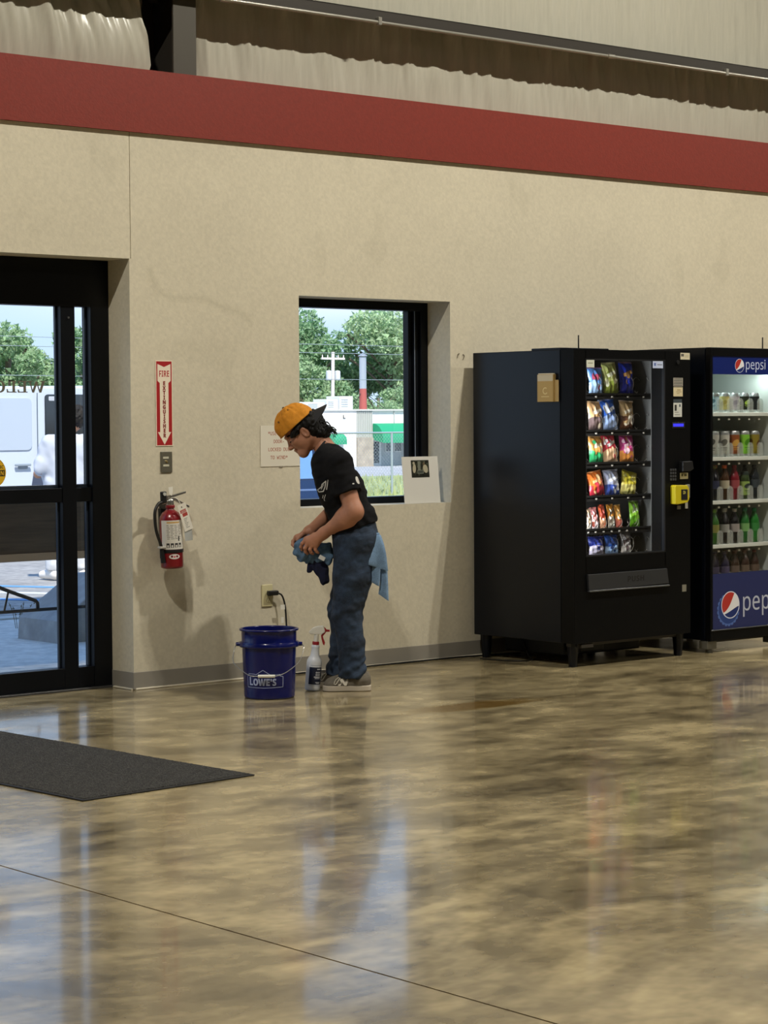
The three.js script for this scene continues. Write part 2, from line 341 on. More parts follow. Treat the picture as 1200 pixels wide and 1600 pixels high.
// ------------------------------------------------------------------ things on the wall and the floor
const fabric = (c, seed, a = 0.12, fu = 160) => { const q = new THREE.Color(c); const b = [q.r, q.g, q.b].map((v) => Math.pow(v, 1 / 2.2) * 255); return tex(256, 256, (u, v) => { const k = 1 + (fbm(u, v, fu, fu, 2, seed) - 0.5) * 2 * a + (fbm(u, v, 8, 8, 4, seed + 3) - 0.5) * a; return b.map((x) => clamp(x * k, 0, 255)); }); };
const mBlackPlastic = M({ color: '#111214', roughness: 0.45 }), mWhitePlastic = M({ color: '#e6e3d8', roughness: 0.4 }), mChrome = M({ color: '#b9b9b5', roughness: 0.25, metalness: 0.9 });
const print = (t, o = {}) => M({ map: t, roughness: 0.6, ...o });
{ // arrow sign
  const t = thing('fire_extinguisher_sign', 'tall red and white arrow sign reading FIRE EXTINGUISHER on the beige wall', 'sign', [0.2135, 1.529, 0]);
  const tx = canvas(240, 1000, (c, w, h) => {
    c.fillStyle = '#efe3cd'; c.fillRect(0, 0, w, h); c.fillStyle = '#a81f22'; c.fillRect(10, 8, w - 20, h - 16);
    c.fillStyle = '#efe3cd'; c.beginPath(); c.moveTo(26, 38); c.lineTo(120, 74); c.lineTo(214, 38); c.lineTo(214, 236); c.lineTo(182, 262); c.lineTo(182, 836); c.lineTo(216, 836); c.lineTo(120, 984); c.lineTo(24, 836); c.lineTo(58, 836); c.lineTo(58, 262); c.lineTo(26, 236); c.closePath(); c.fill();
    c.fillStyle = '#a81f22'; c.textAlign = 'center'; c.font = 'bold 100px sans-serif'; c.save(); c.translate(120, 188); c.scale(0.72, 1); c.fillText('FIRE', 0, 0); c.restore();
    c.fillStyle = '#7e2219'; c.font = 'bold 62px sans-serif'; [...'EXTINGUISHER'].forEach((s, i) => { c.fillText(s, 120, 288 + i * 55.5); c.strokeStyle = '#7e2219'; c.lineWidth = 5; c.strokeText(s, 120, 288 + i * 55.5); });
  });
  part('plate', rbox(-0.0555, -0.230, 0.0005, 0.0555, 0.230, 0.003, 0.001), M({ color: '#d9c9b4', roughness: 0.5 }), t);
  part('print', quad(0.109, 0.458).translate(0, 0, 0.0034), print(tx, { roughness: 0.45 }), t);
}
{ // small wall plate
  const t = thing('wall_plate', 'small grey metal wall plate with two white legends below the red sign', 'wall plate', [0.2225, 1.2135, 0]);
  part('plate', rbox(-0.037, -0.056, 0.0005, 0.037, 0.056, 0.007, 0.002), M({ color: '#6d6a5c', roughness: 0.45, metalness: 0.4 }), t);
  const tx = canvas(128, 192, (c) => { c.clearRect(0, 0, 128, 192); c.fillStyle = '#d8d4bd'; c.fillRect(22, 42, 66, 20); c.fillRect(24, 118, 68, 20); c.fillStyle = '#6d6a5c'; for (let i = 0; i < 4; i++) { c.fillRect(34 + i * 14, 44, 3, 16); c.fillRect(36 + i * 14, 120, 3, 16); } c.strokeStyle = '#d8c68c'; c.lineWidth = 6; c.beginPath(); c.moveTo(40, 84); c.quadraticCurveTo(62, 74, 78, 96); c.stroke(); });
  part('legend', quad(0.07, 0.105).translate(0, 0, 0.0074), print(tx, { transparent: true }), t);
  part('key_switch', new THREE.CylinderGeometry(0.006, 0.006, 0.004, 16).rotateX(Math.PI / 2).translate(0.0, 0, 0.008), M({ color: '#a08a55', roughness: 0.35, metalness: 0.8 }), t);
}
{ // extinguisher
  const t = thing('fire_extinguisher', 'red fire extinguisher with black hose hanging on the beige wall', 'extinguisher', [0.196, 0.647, 0.088]); t.rotation.z = 0.035;
  const red = M({ color: '#7c0e19', roughness: 0.28, clearcoat: 0.6, clearcoatRoughness: 0.2 });
  part('cylinder', lathe([[0, 0], [0.050, 0], [0.060, 0.006], [0.061, 0.016], [0.061, 0.255], [0.058, 0.275], [0.046, 0.297], [0.028, 0.310], [0.021, 0.316], [0.021, 0.338], [0, 0.338]], 48), red, t);
  const lab = canvas(512, 420, (c) => {
    c.fillStyle = '#d9d5cb'; c.fillRect(0, 0, 512, 420); c.fillStyle = '#c9a25d'; c.fillRect(130, 20, 260, 22); c.fillStyle = '#55524c';
    for (let r = 0; r < 9; r++) for (let k = 0; k < 4; k++) c.fillRect(120 + k * 78 + (r % 3) * 4, 70 + r * 24, 44 + ((r * 7 + k * 13) % 5) * 6, 7);
    c.fillStyle = '#2b2a28'; for (let k = 0; k < 4; k++) { c.fillRect(110 + k * 84, 330, 62, 62); c.fillStyle = '#d9d5cb'; c.beginPath(); c.arc(141 + k * 84, 372, 18, 0, 7); c.fill(); c.fillStyle = '#2b2a28'; }
    c.fillRect(350, 230, 30, 70);
  });
  // the printed label faces the room, turned a little to the visitor's side
  part('label_sheet', new THREE.CylinderGeometry(0.0615, 0.0615, 0.155, 40, 1, true, -1.55, 2.3).translate(0, 0.182, 0), print(lab), t);
  const em = canvas(256, 128, (c) => { c.clearRect(0, 0, 256, 128); c.fillStyle = '#dcd8d2'; c.beginPath(); c.ellipse(128, 56, 110, 54, 0, 0, 7); c.fill(); c.fillStyle = '#6a1a22'; c.beginPath(); c.arc(76, 52, 24, 0, 7); c.arc(180, 52, 24, 0, 7); c.fill(); c.fillStyle = '#d8364a'; c.beginPath(); c.arc(128, 60, 18, 0, 7); c.fill(); });
  part('emblem', new THREE.CylinderGeometry(0.0616, 0.0616, 0.032, 30, 1, true, -0.95, 1.15).translate(0, 0.064, 0), print(em, { transparent: true }), t);
  part('strap', lathe([[0.0612, 0], [0.0635, 0.001], [0.0635, 0.017], [0.0612, 0.018]].map(([r, y]) => [r, y + 0.085]), 48), mBlackPlastic, t);
  part('bracket', [rbox(-0.02, 0.05, -0.086, 0.02, 0.32, -0.060, 0.003), rbox(-0.012, 0.315, -0.086, 0.012, 0.345, -0.02, 0.003)], mBlackPlastic, t);
  part('collar', lathe([[0.024, 0.322], [0.026, 0.325], [0.026, 0.336], [0.022, 0.340]], 24), M({ color: '#7d0f1a', roughness: 0.3 }), t);
  part('valve', [lathe([[0.018, 0.336], [0.021, 0.34], [0.021, 0.362], [0.014, 0.375], [0, 0.376]], 20), rbox(-0.05, 0.345, -0.010, 0.012, 0.366, 0.010, 0.004)], mChrome, t);
  part('carry_handle', poly([[-0.02, 0.366], [0.03, 0.362], [0.075, 0.338], [0.118, 0.318], [0.12, 0.327], [0.07, 0.352], [0.03, 0.374], [-0.02, 0.378]], 0.018, 0.001).translate(0, 0, -0.009), mChrome, t);
  part('squeeze_lever', poly([[-0.03, 0.376], [0.02, 0.381], [0.10, 0.398], [0.101, 0.406], [0.02, 0.392], [-0.03, 0.388]], 0.016, 0.001).translate(0, 0, -0.008), mChrome, t);
  part('gauge_guard', [rbox(-0.060, 0.352, -0.006, -0.026, 0.414, 0.014, 0.006)], mBlackPlastic, t);
  part('gauge', new THREE.CylinderGeometry(0.009, 0.009, 0.006, 20).rotateX(Math.PI / 2).translate(-0.043, 0.40, 0.016), M({ color: '#bdbdb6', roughness: 0.3 }), t);
  part('hose', tube([[-0.048, 0.356, 0.004], [-0.080, 0.352, 0.012], [-0.110, 0.318, 0.02], [-0.114, 0.26, 0.02], [-0.106, 0.20, 0.02], [-0.084, 0.14, 0.018], [-0.075, 0.105, 0.016]], 0.0085, 50, 12), M({ color: '#17140f', roughness: 0.5 }), t);
  part('hose_clip', [rbox(-0.094, 0.112, 0.004, -0.06, 0.124, 0.032, 0.003)], M({ color: '#bdbab2', roughness: 0.4 }), t);
  part('nozzle', rod([-0.076, 0.108, 0.016], [-0.066, 0.036, 0.014], 0.011, 0.015, 16), mBlackPlastic, t);
  part('pin_tag', poly([[-0.012, 0.400], [-0.016, 0.435], [0.012, 0.437], [0.012, 0.412], [0.004, 0.388]], 0.001).translate(0, 0, 0.014), mWhitePlastic, t);
  const tg = canvas(256, 512, (c) => { c.fillStyle = '#e2ddd0'; c.fillRect(0, 0, 256, 512); c.fillStyle = '#4a463e'; c.beginPath(); c.arc(110, 60, 17, 0, 7); c.fill(); c.fillStyle = '#a83b33'; c.fillRect(30, 110, 180, 60); c.fillRect(70, 176, 150, 66); c.strokeStyle = '#e2ddd0'; c.lineWidth = 8; for (let i = 0; i < 4; i++) { c.beginPath(); c.moveTo(60 + i * 36, 166); c.lineTo(84 + i * 36, 122); c.stroke(); } c.fillStyle = '#6f6d66'; for (let r = 0; r < 7; r++) c.fillRect(70, 280 + r * 28, 110 - (r % 3) * 22, 9); });
  const g = quad(0.056, 0.15); g.translate(0, -0.075, 0); g.rotateZ(0.30).translate(0.026, 0.345, 0.068);
  part('inspection_tag', g, print(tg), t, 'white inspection tag with red print');
  part('plastic_sleeve', quad(0.05, 0.10).rotateZ(0.06).translate(0.068, 0.195, 0.063), M({ color: '#c4c9ca', roughness: 0.2, transmission: 0.35, thickness: 0 }), t);
  part('tie', tube([[-0.01, 0.36, 0.012], [0.0, 0.38, 0.022], [0.016, 0.37, 0.05], [0.026, 0.335, 0.069]], 0.0012, 20, 5), mWhitePlastic, t);
}
{ // paper notice beside the window, half behind the head
  const t = thing('wall_notice', 'white paper notice with red-brown capitals taped beside the window', 'notice', [1.0, 1.291, 0.002]);
  const tx = canvas(560, 460, (c, w, h) => {
    c.fillStyle = '#dfd9c8'; c.fillRect(0, 0, w, h); c.fillStyle = '#a05a45'; c.font = 'bold 52px monospace'; c.textAlign = 'center';
    ['*USE OTHER', 'DOOR-', 'LOCKED DUE', 'TO WIND*'].forEach((s, i) => c.fillText(s, 262, 108 + i * 90, 400));
  });
  part('sheet', quad(0.278, 0.229).translate(0, 0, 0.0012), print(tx, { roughness: 0.75 }), t);
  part('backing', rbox(-0.139, -0.1145, -0.001, 0.139, 0.1145, 0.0008, 0.0005), M({ color: '#d6d0be', roughness: 0.8 }), t);
  part('tape', box(-0.005, -0.121, -0.001, 0.018, -0.113, 0.0016), M({ color: '#8f887a', roughness: 0.4 }), t);
}
{ // sheet standing on the window ledge with a small photo
  const t = thing('ledge_sheet', 'white sheet with a small dark photo standing on the window ledge', 'paper', [2.079, 0.9385, -0.012]); t.rotation.x = -0.10;
  part('sheet', rbox(-0.142, 0, -0.001, 0.142, 0.277, 0.001, 0.0005), M({ color: '#dcdad2', roughness: 0.6 }), t);
  const tx = canvas(256, 192, (c) => {
    c.fillStyle = '#2c2d26'; c.fillRect(0, 0, 256, 192); const r = rng(5);
    for (let i = 0; i < 40; i++) { c.fillStyle = ['#3d4033', '#1d1f1a', '#55594a'][i % 3]; c.fillRect(r() * 240, r() * 150, 10 + r() * 26, 8 + r() * 30); }
    c.fillStyle = '#b4ad93'; c.beginPath(); c.ellipse(44, 92, 24, 50, 0.1, 0, 7); c.fill(); c.beginPath(); c.arc(40, 32, 16, 0, 7); c.fill(); c.beginPath(); c.ellipse(204, 96, 34, 48, -0.3, 0, 7); c.fill(); c.fillStyle = '#6d5d48'; c.beginPath(); c.arc(184, 40, 16, 0, 7); c.fill();
    c.fillStyle = '#767a6c'; c.fillRect(96, 10, 40, 100); c.fillStyle = '#4b5049'; c.fillRect(84, 112, 90, 40); c.strokeStyle = '#8e9284'; c.lineWidth = 4; c.strokeRect(90, 112, 80, 34);
  });
  part('photo_print', quad(0.141, 0.103).translate(-0.002, 0.204, 0.0015), print(tx, { roughness: 0.35 }), t, 'small dark photograph');
}
{ // scraps of old tape by the vending machine
  const t = thing('tape_scrap', 'two torn scraps of old tape on the wall beside the dark vending machine', 'tape', [2.375, 1.80, 0]);
  const m = M({ color: '#7d7460', roughness: 0.5 });
  part('scrap', tube([[-0.026, 0.0, 0.002], [-0.022, 0.024, 0.006], [-0.008, 0.027, 0.002]], 0.0025, 16, 5), m, t);
  part('scrap', tube([[0.02, -0.01, 0.002], [0.028, 0.014, 0.006], [0.022, 0.024, 0.002]], 0.0025, 16, 5), m, t);
}
{ // outlet with a plug
  const t = thing('wall_outlet', 'ivory wall outlet low on the beige wall behind the blue bucket', 'outlet', [0.8975, 0.456, 0]);
  const mi = M({ color: '#d8cfa4', roughness: 0.4 });
  part('cover_plate', rbox(-0.0375, -0.061, 0.0005, 0.0375, 0.061, 0.008, 0.003), mi, t);
  for (const y of [0.02, -0.022]) {
    const s = part('socket', new THREE.CylinderGeometry(0.0165, 0.0165, 0.003, 20).rotateX(Math.PI / 2).translate(0.004, y, 0.009), mi, t);
    part('slot', [box(-0.004, y - 0.002, 0.0095, -0.002, y + 0.008, 0.0112), box(0.009, y - 0.002, 0.0095, 0.011, y + 0.007, 0.0112), box(0.002, y - 0.011, 0.0095, 0.006, y - 0.007, 0.0112)], mBlackPlastic, s);
  }
  const c = thing('power_cable', 'black power cord plugged into the ivory outlet and run along the baseboard', 'cable');
  part('plug', rbox(0.885, 0.456, 0.012, 0.955, 0.484, 0.042, 0.008), mBlackPlastic, c);
  part('cable', tube([[0.95, 0.468, 0.03], [0.978, 0.455, 0.034], [0.995, 0.40, 0.04], [1.0, 0.30, 0.045], [1.0, 0.2, 0.05], [0.985, 0.1, 0.06], [1.0, 0.03, 0.05], [1.06, 0.008, 0.035], [1.2, 0.006, 0.028], [1.5, 0.006, 0.03], [1.9, 0.006, 0.026], [2.3, 0.006, 0.03], [2.5, 0.006, 0.06], [2.75, 0.006, 0.12]], 0.0052, 160, 8), mBlackPlastic, c);
  part('warning_tag', rbox(0.962, 0.375, 0.042, 0.998, 0.402, 0.0435, 0.0005), mWhitePlastic, c, 'white warning tag'); part('warning_tag', rbox(0.965, 0.30, 0.042, 0.985, 0.332, 0.0435, 0.0005), mWhitePlastic, c, 'white warning tag');
}
{ // bucket
  const t = thing('bucket', 'blue plastic bucket with wire handle and white lettering on the floor', 'bucket', [0.346, 0.0005, 0.735]);
  const mB = M({ color: '#081258', roughness: 0.2, ior: 1.5 });
  const R = (y) => 0.131 + (0.1425 - 0.131) * y / 0.33;
  const prof = [[0, 0.004], [0.11, 0.004], [0.122, 0], [0.128, 0.002], [0.1312, 0.01], [R(0.262), 0.262], [R(0.262) + 0.013, 0.264], [R(0.27) + 0.0145, 0.270], [R(0.27) + 0.0145, 0.288], [R(0.29) + 0.001, 0.293], [R(0.345), 0.347], [0.1535, 0.349], [0.1545, 0.353], [0.153, 0.358], [0.145, 0.359], [0.1415, 0.352], [0.140, 0.30], [0.129, 0.012], [0, 0.010]];
  part('pail', lathe(prof, 72), mB, t);
  const toward = Math.atan2(-0.65, 0.76);
  const tx = canvas(1024, 512, (c) => {
    c.clearRect(0, 0, 1024, 512); c.strokeStyle = '#a9b4d8'; c.lineWidth = 13; c.lineJoin = 'miter';
    c.beginPath(); [[40, 470], [40, 200], [84, 170], [84, 142], [236, 142], [300, 150], [462, 40], [620, 150], [700, 162], [850, 150], [858, 190], [930, 205], [930, 462], [480, 480], [40, 470]].forEach(([x, y], i) => (i ? c.lineTo(x, y) : c.moveTo(x, y))); c.stroke();
    c.fillStyle = '#a9b4d8'; c.textAlign = 'left'; c.save(); c.translate(88, 420); c.scale(0.94, 1.15); c.font = 'bold 250px sans-serif'; c.fillText('L', 0, 0); c.font = 'bold 196px sans-serif'; c.fillText("OWE'S", 130, 0, 690); c.strokeStyle = '#a9b4d8'; c.lineWidth = 10; c.strokeText("OWE'S", 130, 0, 690); c.restore();
  });
  const yb = 0.055, yt = 0.162, arc = 1.72;
  part('printed_logo', new THREE.CylinderGeometry(R(yt) + 0.0008, R(yb) + 0.0008, yt - yb, 40, 1, true, toward - arc / 2 - 0.11, arc).translate(0, (yb + yt) / 2, 0), print(tx, { transparent: true, roughness: 0.35 }), t, 'white outlined lettering on the blue bucket');
  // ears and the wire bail hanging in front
  const ax = V(0.7593, 0, 0.6508), fw = V(-0.65, 0, 0.76), P = (a, f, y) => { const q = ax.clone().multiplyScalar(a).addScaledVector(fw, f); return [q.x, y, q.z]; };
  for (const s of [-1, 1]) part('ear', rod(P(s * 0.148, 0, 0.276), P(s * 0.172, 0, 0.276), 0.012, 0.010, 16), mB, t);
  const mWire = M({ color: '#b8b8b4', roughness: 0.3, metalness: 0.85 });
  part('bail', tube([P(-0.166, 0, 0.276), P(-0.176, 0.03, 0.262), P(-0.184, 0.06, 0.205), P(-0.168, 0.09, 0.175), P(-0.10, 0.148, 0.132), P(-0.055, 0.16, 0.126), P(0, 0.164, 0.126), P(0.05, 0.16, 0.128), P(0.10, 0.145, 0.148), P(0.155, 0.10, 0.190), P(0.176, 0.06, 0.235), P(0.180, 0.03, 0.266), P(0.166, 0, 0.276)], 0.002, 120, 7), mWire, t);
  part('grip', rod(P(-0.05, 0.161, 0.126), P(0.037, 0.164, 0.1265), 0.008, 0.008, 16), mWhitePlastic, t);
}
{ // spray bottle, its trigger turned away from the bucket
  const t = thing('spray_bottle', 'white trigger spray bottle with dark label leaning by the shoe', 'spray bottle', [0.676, 0.002, 0.676], Math.atan2(-0.6508, 0.7593)); t.rotation.order = 'YXZ'; t.rotation.z = -0.085;
  const mW = M({ color: '#dfe3ea', roughness: 0.35 }), mR = M({ color: '#9c2026', roughness: 0.4 });
  part('flask', lathe([[0, 0], [0.034, 0], [0.0395, 0.004], [0.0405, 0.012], [0.0405, 0.148], [0.039, 0.160], [0.033, 0.172], [0.024, 0.186], [0.0205, 0.212], [0.0195, 0.226], [0.022, 0.229], [0.022, 0.240], [0.0155, 0.243], [0, 0.243]], 40), mW, t);
  const tx = canvas(512, 512, (c) => {
    c.fillStyle = '#dfe3ea'; c.fillRect(0, 0, 512, 512); c.fillStyle = '#17203a'; c.fillRect(60, 60, 420, 400); c.fillStyle = '#9aa3b5'; c.fillRect(80, 14, 360, 14); c.fillRect(60, 478, 420, 12);
    c.fillStyle = '#d9dce4'; c.fillRect(276, 92, 130, 26); for (const [y, n] of [[160, 3], [214, 3]]) for (let k = 0; k < n; k++) { c.beginPath(); c.arc(262 + k * 52, y + 20, 21, 0, 7); c.fill(); c.fillStyle = '#17203a'; c.beginPath(); c.arc(262 + k * 52, y + 20, 8, 0, 7); c.fill(); c.fillStyle = '#d9dce4'; }
    c.fillRect(200, 272, 220, 22); c.fillRect(226, 308, 170, 16); c.fillRect(250, 400, 150, 14); c.fillRect(270, 424, 110, 12);
  });
  part('label_wrap', new THREE.CylinderGeometry(0.0409, 0.0409, 0.118, 40, 1, true, -0.85, 2.5).translate(0, 0.082, 0), print(tx, { roughness: 0.4 }), t, 'dark blue label with white print');
  part('collar', lathe([[0.016, 0.243], [0.0178, 0.245], [0.0185, 0.258], [0.015, 0.261]], 24), mR, t);
  part('neck', rod([0, 0.258, 0], [0.002, 0.306, 0], 0.0125, 0.0115, 20), mWhitePlastic, t);
  part('spray_head', poly([[-0.036, 0.306], [-0.034, 0.312], [-0.018, 0.330], [0.006, 0.340], [0.03, 0.342], [0.034, 0.336], [0.040, 0.322], [0.040, 0.316], [0.026, 0.305], [0, 0.302], [-0.03, 0.302]], 0.018, 0.004).translate(0, 0, -0.009), mWhitePlastic, t);
  part('trigger', poly([[0.030, 0.342], [0.044, 0.336], [0.050, 0.328], [0.068, 0.327], [0.068, 0.319], [0.050, 0.318], [0.044, 0.306], [0.034, 0.292], [0.038, 0.278], [0.048, 0.258], [0.046, 0.246], [0.040, 0.248], [0.030, 0.276], [0.026, 0.294], [0.036, 0.310], [0.040, 0.322], [0.036, 0.332], [0.028, 0.336]], 0.010, 0.001).translate(0, 0, -0.005), mR, t);
}
{ // entrance mat
  const t = thing('entrance_mat', 'dark grey ribbed carpet mat with rubber edge on the concrete floor', 'mat', [-1.755, 0, 1.55], 0.055);
  const fib = tex(512, 512, (u, v) => { const k = fbm(u, v, 120, 120, 2, 201), q = fbm(u, v, 9, 9, 4, 205); const g = 30 + 46 * sstep(0.35, 0.8, k) + 10 * (q - 0.5); return [g, g * 0.98, g * 0.93]; });
  const bm = tex(512, 512, (u, v) => grey(255 * fbm(u, v, 120, 120, 2, 201)), false);
  rep(fib, 3); rep(bm, 3);
  part('rubber_base', rbox(-0.425, 0.0008, -1.2, 0.425, 0.006, 1.2, 0.002), M({ color: '#17171a', roughness: 0.6 }), t);
  const g = new THREE.PlaneGeometry(0.825, 2.375, 200, 560).rotateX(-Math.PI / 2), p = g.attributes.position, r = rng(9);
  for (let i = 0; i < p.count; i++) { const e = Math.min(0.4125 - Math.abs(p.getX(i)), 1.1875 - Math.abs(p.getZ(i))); p.setY(i, 0.0065 + (e > 0.002 ? 0.0018 + 0.0028 * r() : 0)); }
  g.computeVertexNormals();
  part('carpet_pile', metres(g), M({ map: fib, bumpMap: bm, bumpScale: 0.003, roughness: 1 }), t);
}
// ------------------------------------------------------------------ vending machine
const mBody = M({ color: '#070c16', roughness: 0.28, specularIntensity: 0.6 }), mDoorBlack = M({ color: '#07080a', roughness: 0.42, specularIntensity: 0.28, bumpMap: peelBump, bumpScale: 0.0004 }), mCavity = M({ color: '#161616', roughness: 0.6 }), mTray = M({ color: '#0d0d0e', roughness: 0.5 });
const mCoil = M({ color: '#c9c7c0', roughness: 0.3, metalness: 0.7 }), mPriceTag = M({ color: '#b5b1a6', roughness: 0.5 });
const X0 = 2.423, X1 = 3.413, ZF = 0.907, ZB = 0.06, ZD = 0.80;
const SHELF = [1.592, 1.377, 1.187, 0.992, 0.797, 0.640], COLS = [2.652, 2.788, 2.924, 3.060, 3.196];
const vend = thing('vending_machine', 'tall black snack vending machine with lit glass front and yellow card reader', 'vending machine', [X0, 0, ZB]);
const at = (g) => g.translate(-X0, 0, -ZB);
{
  const bx = (...a) => at(rbox(...a, 0.004)), v = vend;
  part('side_panel', bx(X0, 0.14, ZB, X0 + 0.03, 1.83, ZD - 0.004), mBody, v);
  part('side_panel', bx(X1 - 0.03, 0.14, ZB, X1, 1.83, ZD - 0.004), mBody, v);
  part('back_panel', bx(X0 + 0.02, 0.14, ZB, X1 - 0.02, 1.83, ZB + 0.03), mBody, v);
  part('top_panel', bx(X0 + 0.02, 1.80, ZB, X1 - 0.02, 1.83, ZD - 0.004), mBody, v);
  part('bottom_panel', bx(X0 + 0.02, 0.14, ZB, X1 - 0.02, 0.17, ZD - 0.004), mBody, v);
  part('top_lip', bx(X0 + 0.0, 1.828, 0.56, X0 + 0.4, 1.842, 0.80), mBody, v);
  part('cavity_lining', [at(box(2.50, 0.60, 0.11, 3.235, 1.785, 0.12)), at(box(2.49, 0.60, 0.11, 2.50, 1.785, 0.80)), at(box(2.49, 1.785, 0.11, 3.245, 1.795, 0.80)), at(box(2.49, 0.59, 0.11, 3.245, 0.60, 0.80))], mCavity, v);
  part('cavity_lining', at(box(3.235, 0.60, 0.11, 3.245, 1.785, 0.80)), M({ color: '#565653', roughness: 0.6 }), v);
  // door: a frame round the glass, then the control column and the lower panel
  const d = part('door', [[X0, 0.14, 2.52, 1.83], [3.188, 0.14, X1, 1.83], [2.515, 1.775, 3.193, 1.83], [2.515, 0.14, 3.193, 0.64]].map(([a, b, c, e]) => at(box(a, b, ZD, c, e, ZF))).concat([at(rod([X0 + 0.002, 0.14, ZF - 0.002], [X0 + 0.002, 1.83, ZF - 0.002], 0.004))]), mDoorBlack, v);
  part('glass_pane', at(quad(0.68, 1.145).translate(2.854, 1.2075, ZF - 0.012)), mGlass, d);
  part('glass_gasket', [[2.515, 1.77, 3.193, 1.778], [2.515, 0.637, 3.193, 0.645], [2.515, 0.64, 2.523, 1.775], [3.183, 0.64, 3.191, 1.775]].map(([a, b, c, e]) => at(box(a, b, ZF - 0.02, c, e, ZF + 0.0015))), M({ color: '#191b1f', roughness: 0.4 }), d);
  const flap = part('delivery_flap', at(poly([[2.53, 0.442], [2.523, 0.533], [3.190, 0.538], [3.206, 0.452]], 0.012, 0.002).translate(0, 0, ZF)), M({ color: '#2b2d31', roughness: 0.45 }), d);
  const tp = canvas(512, 96, (c) => { c.clearRect(0, 0, 512, 96); c.fillStyle = '#0e0e10'; c.font = 'bold 84px sans-serif'; c.textAlign = 'center'; c.save(); c.translate(256, 78); c.scale(1.5, 1); c.fillText('PUSH', 0, 0); c.restore(); });
  part('push_lettering', at(quad(0.24, 0.05).translate(2.92, 0.494, ZF + 0.0146)), print(tp, { transparent: true }), flap);
  part('flap_lip', at(rbox(2.527, 0.434, ZF, 3.21, 0.443, ZF + 0.02, 0.003)), M({ color: '#6a6d70', roughness: 0.35, metalness: 0.6 }), d);
  // control column
  const card = (name, x0, y0, x1, y1, col, lines, lab) => part(name, at(quad(x1 - x0, y1 - y0).translate((x0 + x1) / 2, (y0 + y1) / 2, ZF + 0.0012)), print(canvas(128, 128, (c) => { c.fillStyle = col; c.fillRect(0, 0, 128, 128); lines(c); })), d, lab);
  const rule = (c, y, x = 12, w = 104, h = 8, k = '#4c4a44') => { c.fillStyle = k; c.fillRect(x, y, w, h); };
  card('sticker', 3.325, 1.782, 3.408, 1.822, '#d3cbb0', (c) => { rule(c, 20, 8, 40, 50, '#57544c'); rule(c, 40, 60, 50, 8, '#8f8668'); rule(c, 70, 60, 50, 8, '#8f8668'); }, 'cream sticker at the top corner');
  card('sticker', 3.262, 1.622, 3.346, 1.672, '#b3aea2', (c) => { for (let i = 0; i < 5; i++) rule(c, 10 + i * 24, 4, 118, 13, '#4f4b45'); });
  card('sticker', 3.262, 1.562, 3.345, 1.617, '#d6c9a4', (c) => { rule(c, 34, 50, 50, 10, '#8d7440'); rule(c, 60, 40, 70, 8, '#8d7440'); rule(c, 84, 46, 40, 8, '#a08a58'); });
  card('sticker', 3.262, 1.440, 3.338, 1.545, '#d0d2cc', (c) => { rule(c, 0, 0, 128, 26, '#39434b'); rule(c, 40, 18, 32, 44, '#2d2d2b'); rule(c, 36, 86, 22, 20, '#44505a'); rule(c, 92, 18, 60, 5, '#8e8e88'); rule(c, 110, 18, 80, 5, '#8e8e88'); });
  part('display', [at(rbox(3.248, 1.372, ZF - 0.002, 3.362, 1.408, ZF + 0.004, 0.002))], mBlackPlastic, d);
  part('display_screen', at(quad(0.094, 0.018).translate(3.303, 1.391, ZF + 0.0046)), M({ color: '#101030', emissive: new THREE.Color('#3a38e0'), emissiveIntensity: 1.3, roughness: 0.3 }), d, 'glowing violet display');
  for (let r = 0; r < 4; r++) for (let k = 0; k < 3; k++) part('key', at(rbox(3.232 + k * 0.020, 1.118 - r * 0.019, ZF - 0.001, 3.246 + k * 0.020, 1.131 - r * 0.019, ZF + 0.004, 0.002)), M({ color: '#44464a', roughness: 0.4 }), d);
  part('bill_slot', [at(poly([[3.315, 1.118], [3.315, 1.17], [3.395, 1.172], [3.405, 1.13], [3.38, 1.118]], 0.03, 0.003).translate(0, 0, ZF))], M({ color: '#1b1c1f', roughness: 0.35 }), d);
  card('sticker', 3.32, 1.068, 3.392, 1.105, '#cfc79d', (c) => { rule(c, 14, 20, 88, 60, '#5d5730'); rule(c, 30, 50, 16, 40, '#cfc79d'); rule(c, 88, 12, 104, 20, '#c9bf94'); });
  const y = part('card_reader', at(poly([[3.243, 0.926], [3.240, 1.024], [3.250, 1.030], [3.342, 1.028], [3.354, 1.015], [3.358, 0.95], [3.346, 0.932], [3.262, 0.922]], 0.035, 0.004).translate(0, 0, ZF)), M({ color: '#c9b91a', roughness: 0.4 }), d, 'yellow card reader');
  part('reader_window', [at(rbox(3.288, 0.945, ZF + 0.036, 3.344, 1.008, ZF + 0.042, 0.002))], mBlackPlastic, y);
  part('reader_icon', at(quad(0.03, 0.03).translate(3.314, 0.988, ZF + 0.0428)), print(canvas(64, 64, (c) => { c.fillStyle = '#111214'; c.fillRect(0, 0, 64, 64); c.strokeStyle = '#d8cf55'; c.lineWidth = 6; c.strokeRect(10, 12, 20, 34); c.fillStyle = '#d8cf55'; c.fillRect(42, 14, 8, 32); })), y);
  part('coin_lever', at(rbox(3.366, 0.955, ZF, 3.398, 1.035, ZF + 0.012, 0.003)), M({ color: '#8d8d86', roughness: 0.4, metalness: 0.3 }), d);
  part('coin_return', at(rbox(3.362, 0.89, ZF, 3.386, 0.93, ZF + 0.006, 0.002)), M({ color: '#a9a79d', roughness: 0.4 }), d);
  part('lock', [at(rbox(3.292, 0.888, ZF, 3.322, 0.910, ZF + 0.006, 0.002))], M({ color: '#8c8a82', roughness: 0.35, metalness: 0.5 }), d);
  part('keyhole_cover', at(new THREE.CylinderGeometry(0.012, 0.012, 0.008, 20).rotateX(Math.PI / 2).translate(3.30, 1.765, ZF + 0.003)), mBlackPlastic, d);
